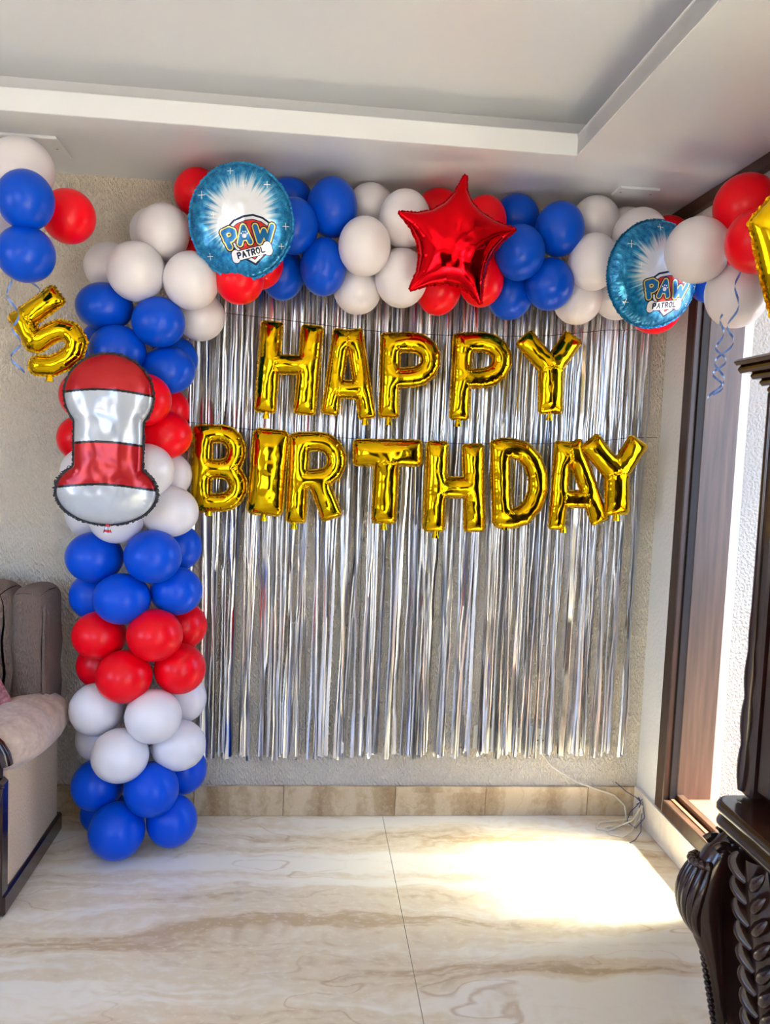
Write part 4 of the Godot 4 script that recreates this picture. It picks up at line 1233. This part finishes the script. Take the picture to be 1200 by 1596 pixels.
	d = thing("round_balloon", "tilted round blue glitter foil balloon half hidden by a white balloon on the right", "balloon", Vector3(1.309, 2.160, 0.46), "round printed foil balloons")
	inflate(d, [["oval", Vector2.ZERO, 0.186, 0.178]], 0.0036, 0.48, M.print, M.print_rim, 206, 0.12, 0.009, 1.0)
	d.rotation = Vector3(0.14, 0.26, -0.04)

func curl_path(pts: Array, amp: float, turns: float, phase: float) -> Array:
	var c := Curve3D.new()
	for q in pts: c.add_point(q)
	var P := PackedVector3Array()
	var S := PackedVector3Array()
	var L := c.get_baked_length()
	for i in 110:
		var f := i / 109.0
		var a := phase + TAU * turns * f
		P.append(c.sample_baked(L * f) + Vector3(sin(a), 0, cos(a)) * amp * (0.4 + 0.6 * smoothstep(0.25, 0.6, f)))
		S.append(Vector3(cos(a) * 0.55, 0.62, -sin(a) * 0.55).normalized() * 0.0036)
	return [P, S]

func ribbons() -> void:
	var data := [
		["pale blue curling ribbon twisting down from the white balloon by the door", "curling_ribbon", 0.020, [
			[[Vector3(1.448, 2.135, 0.78), Vector3(1.438, 2.05, 0.80), Vector3(1.455, 1.96, 0.76), Vector3(1.448, 1.86, 0.72), Vector3(1.438, 1.72, 0.70)], 3.6, 0.4],
			[[Vector3(1.440, 1.99, 0.72), Vector3(1.446, 1.90, 0.70), Vector3(1.452, 1.80, 0.70), Vector3(1.440, 1.735, 0.70)], 3.0, 2.9]]],
		["blue curling ribbon hanging from the left bunch across the gold number 5", "curling_ribbon", 0.016, [
			[[Vector3(-0.80, 2.02, 0.60), Vector3(-0.812, 1.94, 0.58), Vector3(-0.79, 1.86, 0.56), Vector3(-0.815, 1.78, 0.52), Vector3(-0.805, 1.71, 0.50)], 3.2, 0.2],
			[[Vector3(-0.775, 2.02, 0.60), Vector3(-0.765, 1.985, 0.46), Vector3(-0.80, 1.90, 0.37), Vector3(-0.80, 1.79, 0.37), Vector3(-0.79, 1.76, 0.39)], 3.0, 2.0]]]]
	for d in data:
		var t := thing(d[1], d[0], "ribbon", d[3][0][0][0])
		for s in d[3]:
			var c := curl_path(s[0], d[2], s[1], s[2])
			var mb := MB.new()
			mb.ribbon(c[0], c[1])
			var o := obj("strand", mb, M.ribbon, t)
			o.position = -t.position

func strings() -> void:
	var rows := [
		["thin dark twine carrying the top word of gold letters", [Vector3(-0.215, 2.001, 0.1), Vector3(0.04, 1.985, 0.105), Vector3(0.41, 1.962, 0.105), Vector3(0.79, 1.968, 0.105), Vector3(1.06, 1.985, 0.105), Vector3(1.30, 2.022, 0.09), Vector3(1.47, 2.035, 0.06)]],
		["thin dark twine carrying the lower word of gold letters", [Vector3(-0.325, 1.585, 0.1), Vector3(-0.2, 1.575, 0.105), Vector3(0.17, 1.553, 0.105), Vector3(0.70, 1.548, 0.105), Vector3(1.2, 1.572, 0.105), Vector3(1.40, 1.600, 0.08), Vector3(1.56, 1.610, 0.01)]]]
	for r in rows:
		var c := Curve3D.new()
		for i in r[1].size():
			var tan_: Vector3 = (r[1][mini(i + 1, r[1].size() - 1)] - r[1][maxi(i - 1, 0)]) / 6.0
			c.add_point(r[1][i], -tan_, tan_)
		var pts := PackedVector3Array()
		for i in 50: pts.append(c.sample_baked(c.get_baked_length() * i / 49.0))
		var mb := MB.new()
		mb.tube(pts, 0.0011, 6)
		tag(obj("twine", mb, M.twine), r[0], "string")

func smooth_line(pts: Array, k: int) -> PackedVector3Array:
	var c := Curve3D.new()
	for i in pts.size():
		var tn: Vector3 = (pts[mini(i + 1, pts.size() - 1)] - pts[maxi(i - 1, 0)]) / 6.0
		c.add_point(pts[i], -tn, tn)
	var o := PackedVector3Array()
	for i in k: o.append(c.sample_baked(c.get_baked_length() * i / (k - 1.0)))
	return o

func cables() -> void:
	var mb := MB.new()
	mb.tube(smooth_line([Vector3(1.13, 0.31, 0.02), Vector3(1.145, 0.275, 0.024), Vector3(1.195, 0.216, 0.022), Vector3(1.305, 0.150, 0.024), Vector3(1.40, 0.120, 0.026), Vector3(1.47, 0.095, 0.028), Vector3(1.515, 0.055, 0.04), Vector3(1.51, 0.02, 0.07), Vector3(1.47, 0.008, 0.12), Vector3(1.40, 0.006, 0.16), Vector3(1.355, 0.006, 0.14), Vector3(1.39, 0.006, 0.085), Vector3(1.47, 0.010, 0.08), Vector3(1.535, 0.03, 0.10), Vector3(1.55, 0.07, 0.10)], 90), 0.0034, 8)
	tag(obj("cable", mb, M.wire_white), "white cable drooping from the wall sockets to the floor corner", "cable")
	mb = MB.new()
	mb.tube(smooth_line([Vector3(1.552, 0.085, 0.10), Vector3(1.53, 0.05, 0.13), Vector3(1.49, 0.012, 0.18), Vector3(1.44, 0.005, 0.21), Vector3(1.39, 0.005, 0.19), Vector3(1.40, 0.005, 0.13), Vector3(1.46, 0.008, 0.11), Vector3(1.52, 0.02, 0.14), Vector3(1.54, 0.06, 0.15), Vector3(1.55, 0.10, 0.13), Vector3(1.50, 0.05, 0.16), Vector3(1.43, 0.012, 0.15)], 90), 0.0028, 8)
	tag(obj("cable_coil", mb, M.wire_white), "loose coil of cream cable lying in the corner on the marble floor", "cable")
	mb = MB.new()
	mb.tube(smooth_line([Vector3(1.47, 0.155, 0.03), Vector3(1.51, 0.125, 0.06), Vector3(1.55, 0.11, 0.10), Vector3(1.552, 0.09, 0.13), Vector3(1.535, 0.055, 0.16), Vector3(1.52, 0.02, 0.20), Vector3(1.48, 0.006, 0.24), Vector3(1.45, 0.004, 0.26)], 50), 0.0016, 6)
	mb.tube(smooth_line([Vector3(1.552, 0.12, 0.12), Vector3(1.53, 0.10, 0.13), Vector3(1.50, 0.07, 0.13), Vector3(1.48, 0.04, 0.15), Vector3(1.51, 0.02, 0.17), Vector3(1.55, 0.06, 0.16), Vector3(1.553, 0.11, 0.12)], 50), 0.0016, 6)
	for a in 5: mb.tube(PackedVector3Array([Vector3(1.55, 0.105, 0.115), Vector3(1.55, 0.105, 0.115) + Vector3(-0.012, 0.022 * cos(a * 1.3), 0.022 * sin(a * 1.3))]), 0.0018, 6)
	tag(obj("wire_tangle", mb, M.wire_blue), "tangle of thin dark blue wires on the cable coil in the corner", "wire")
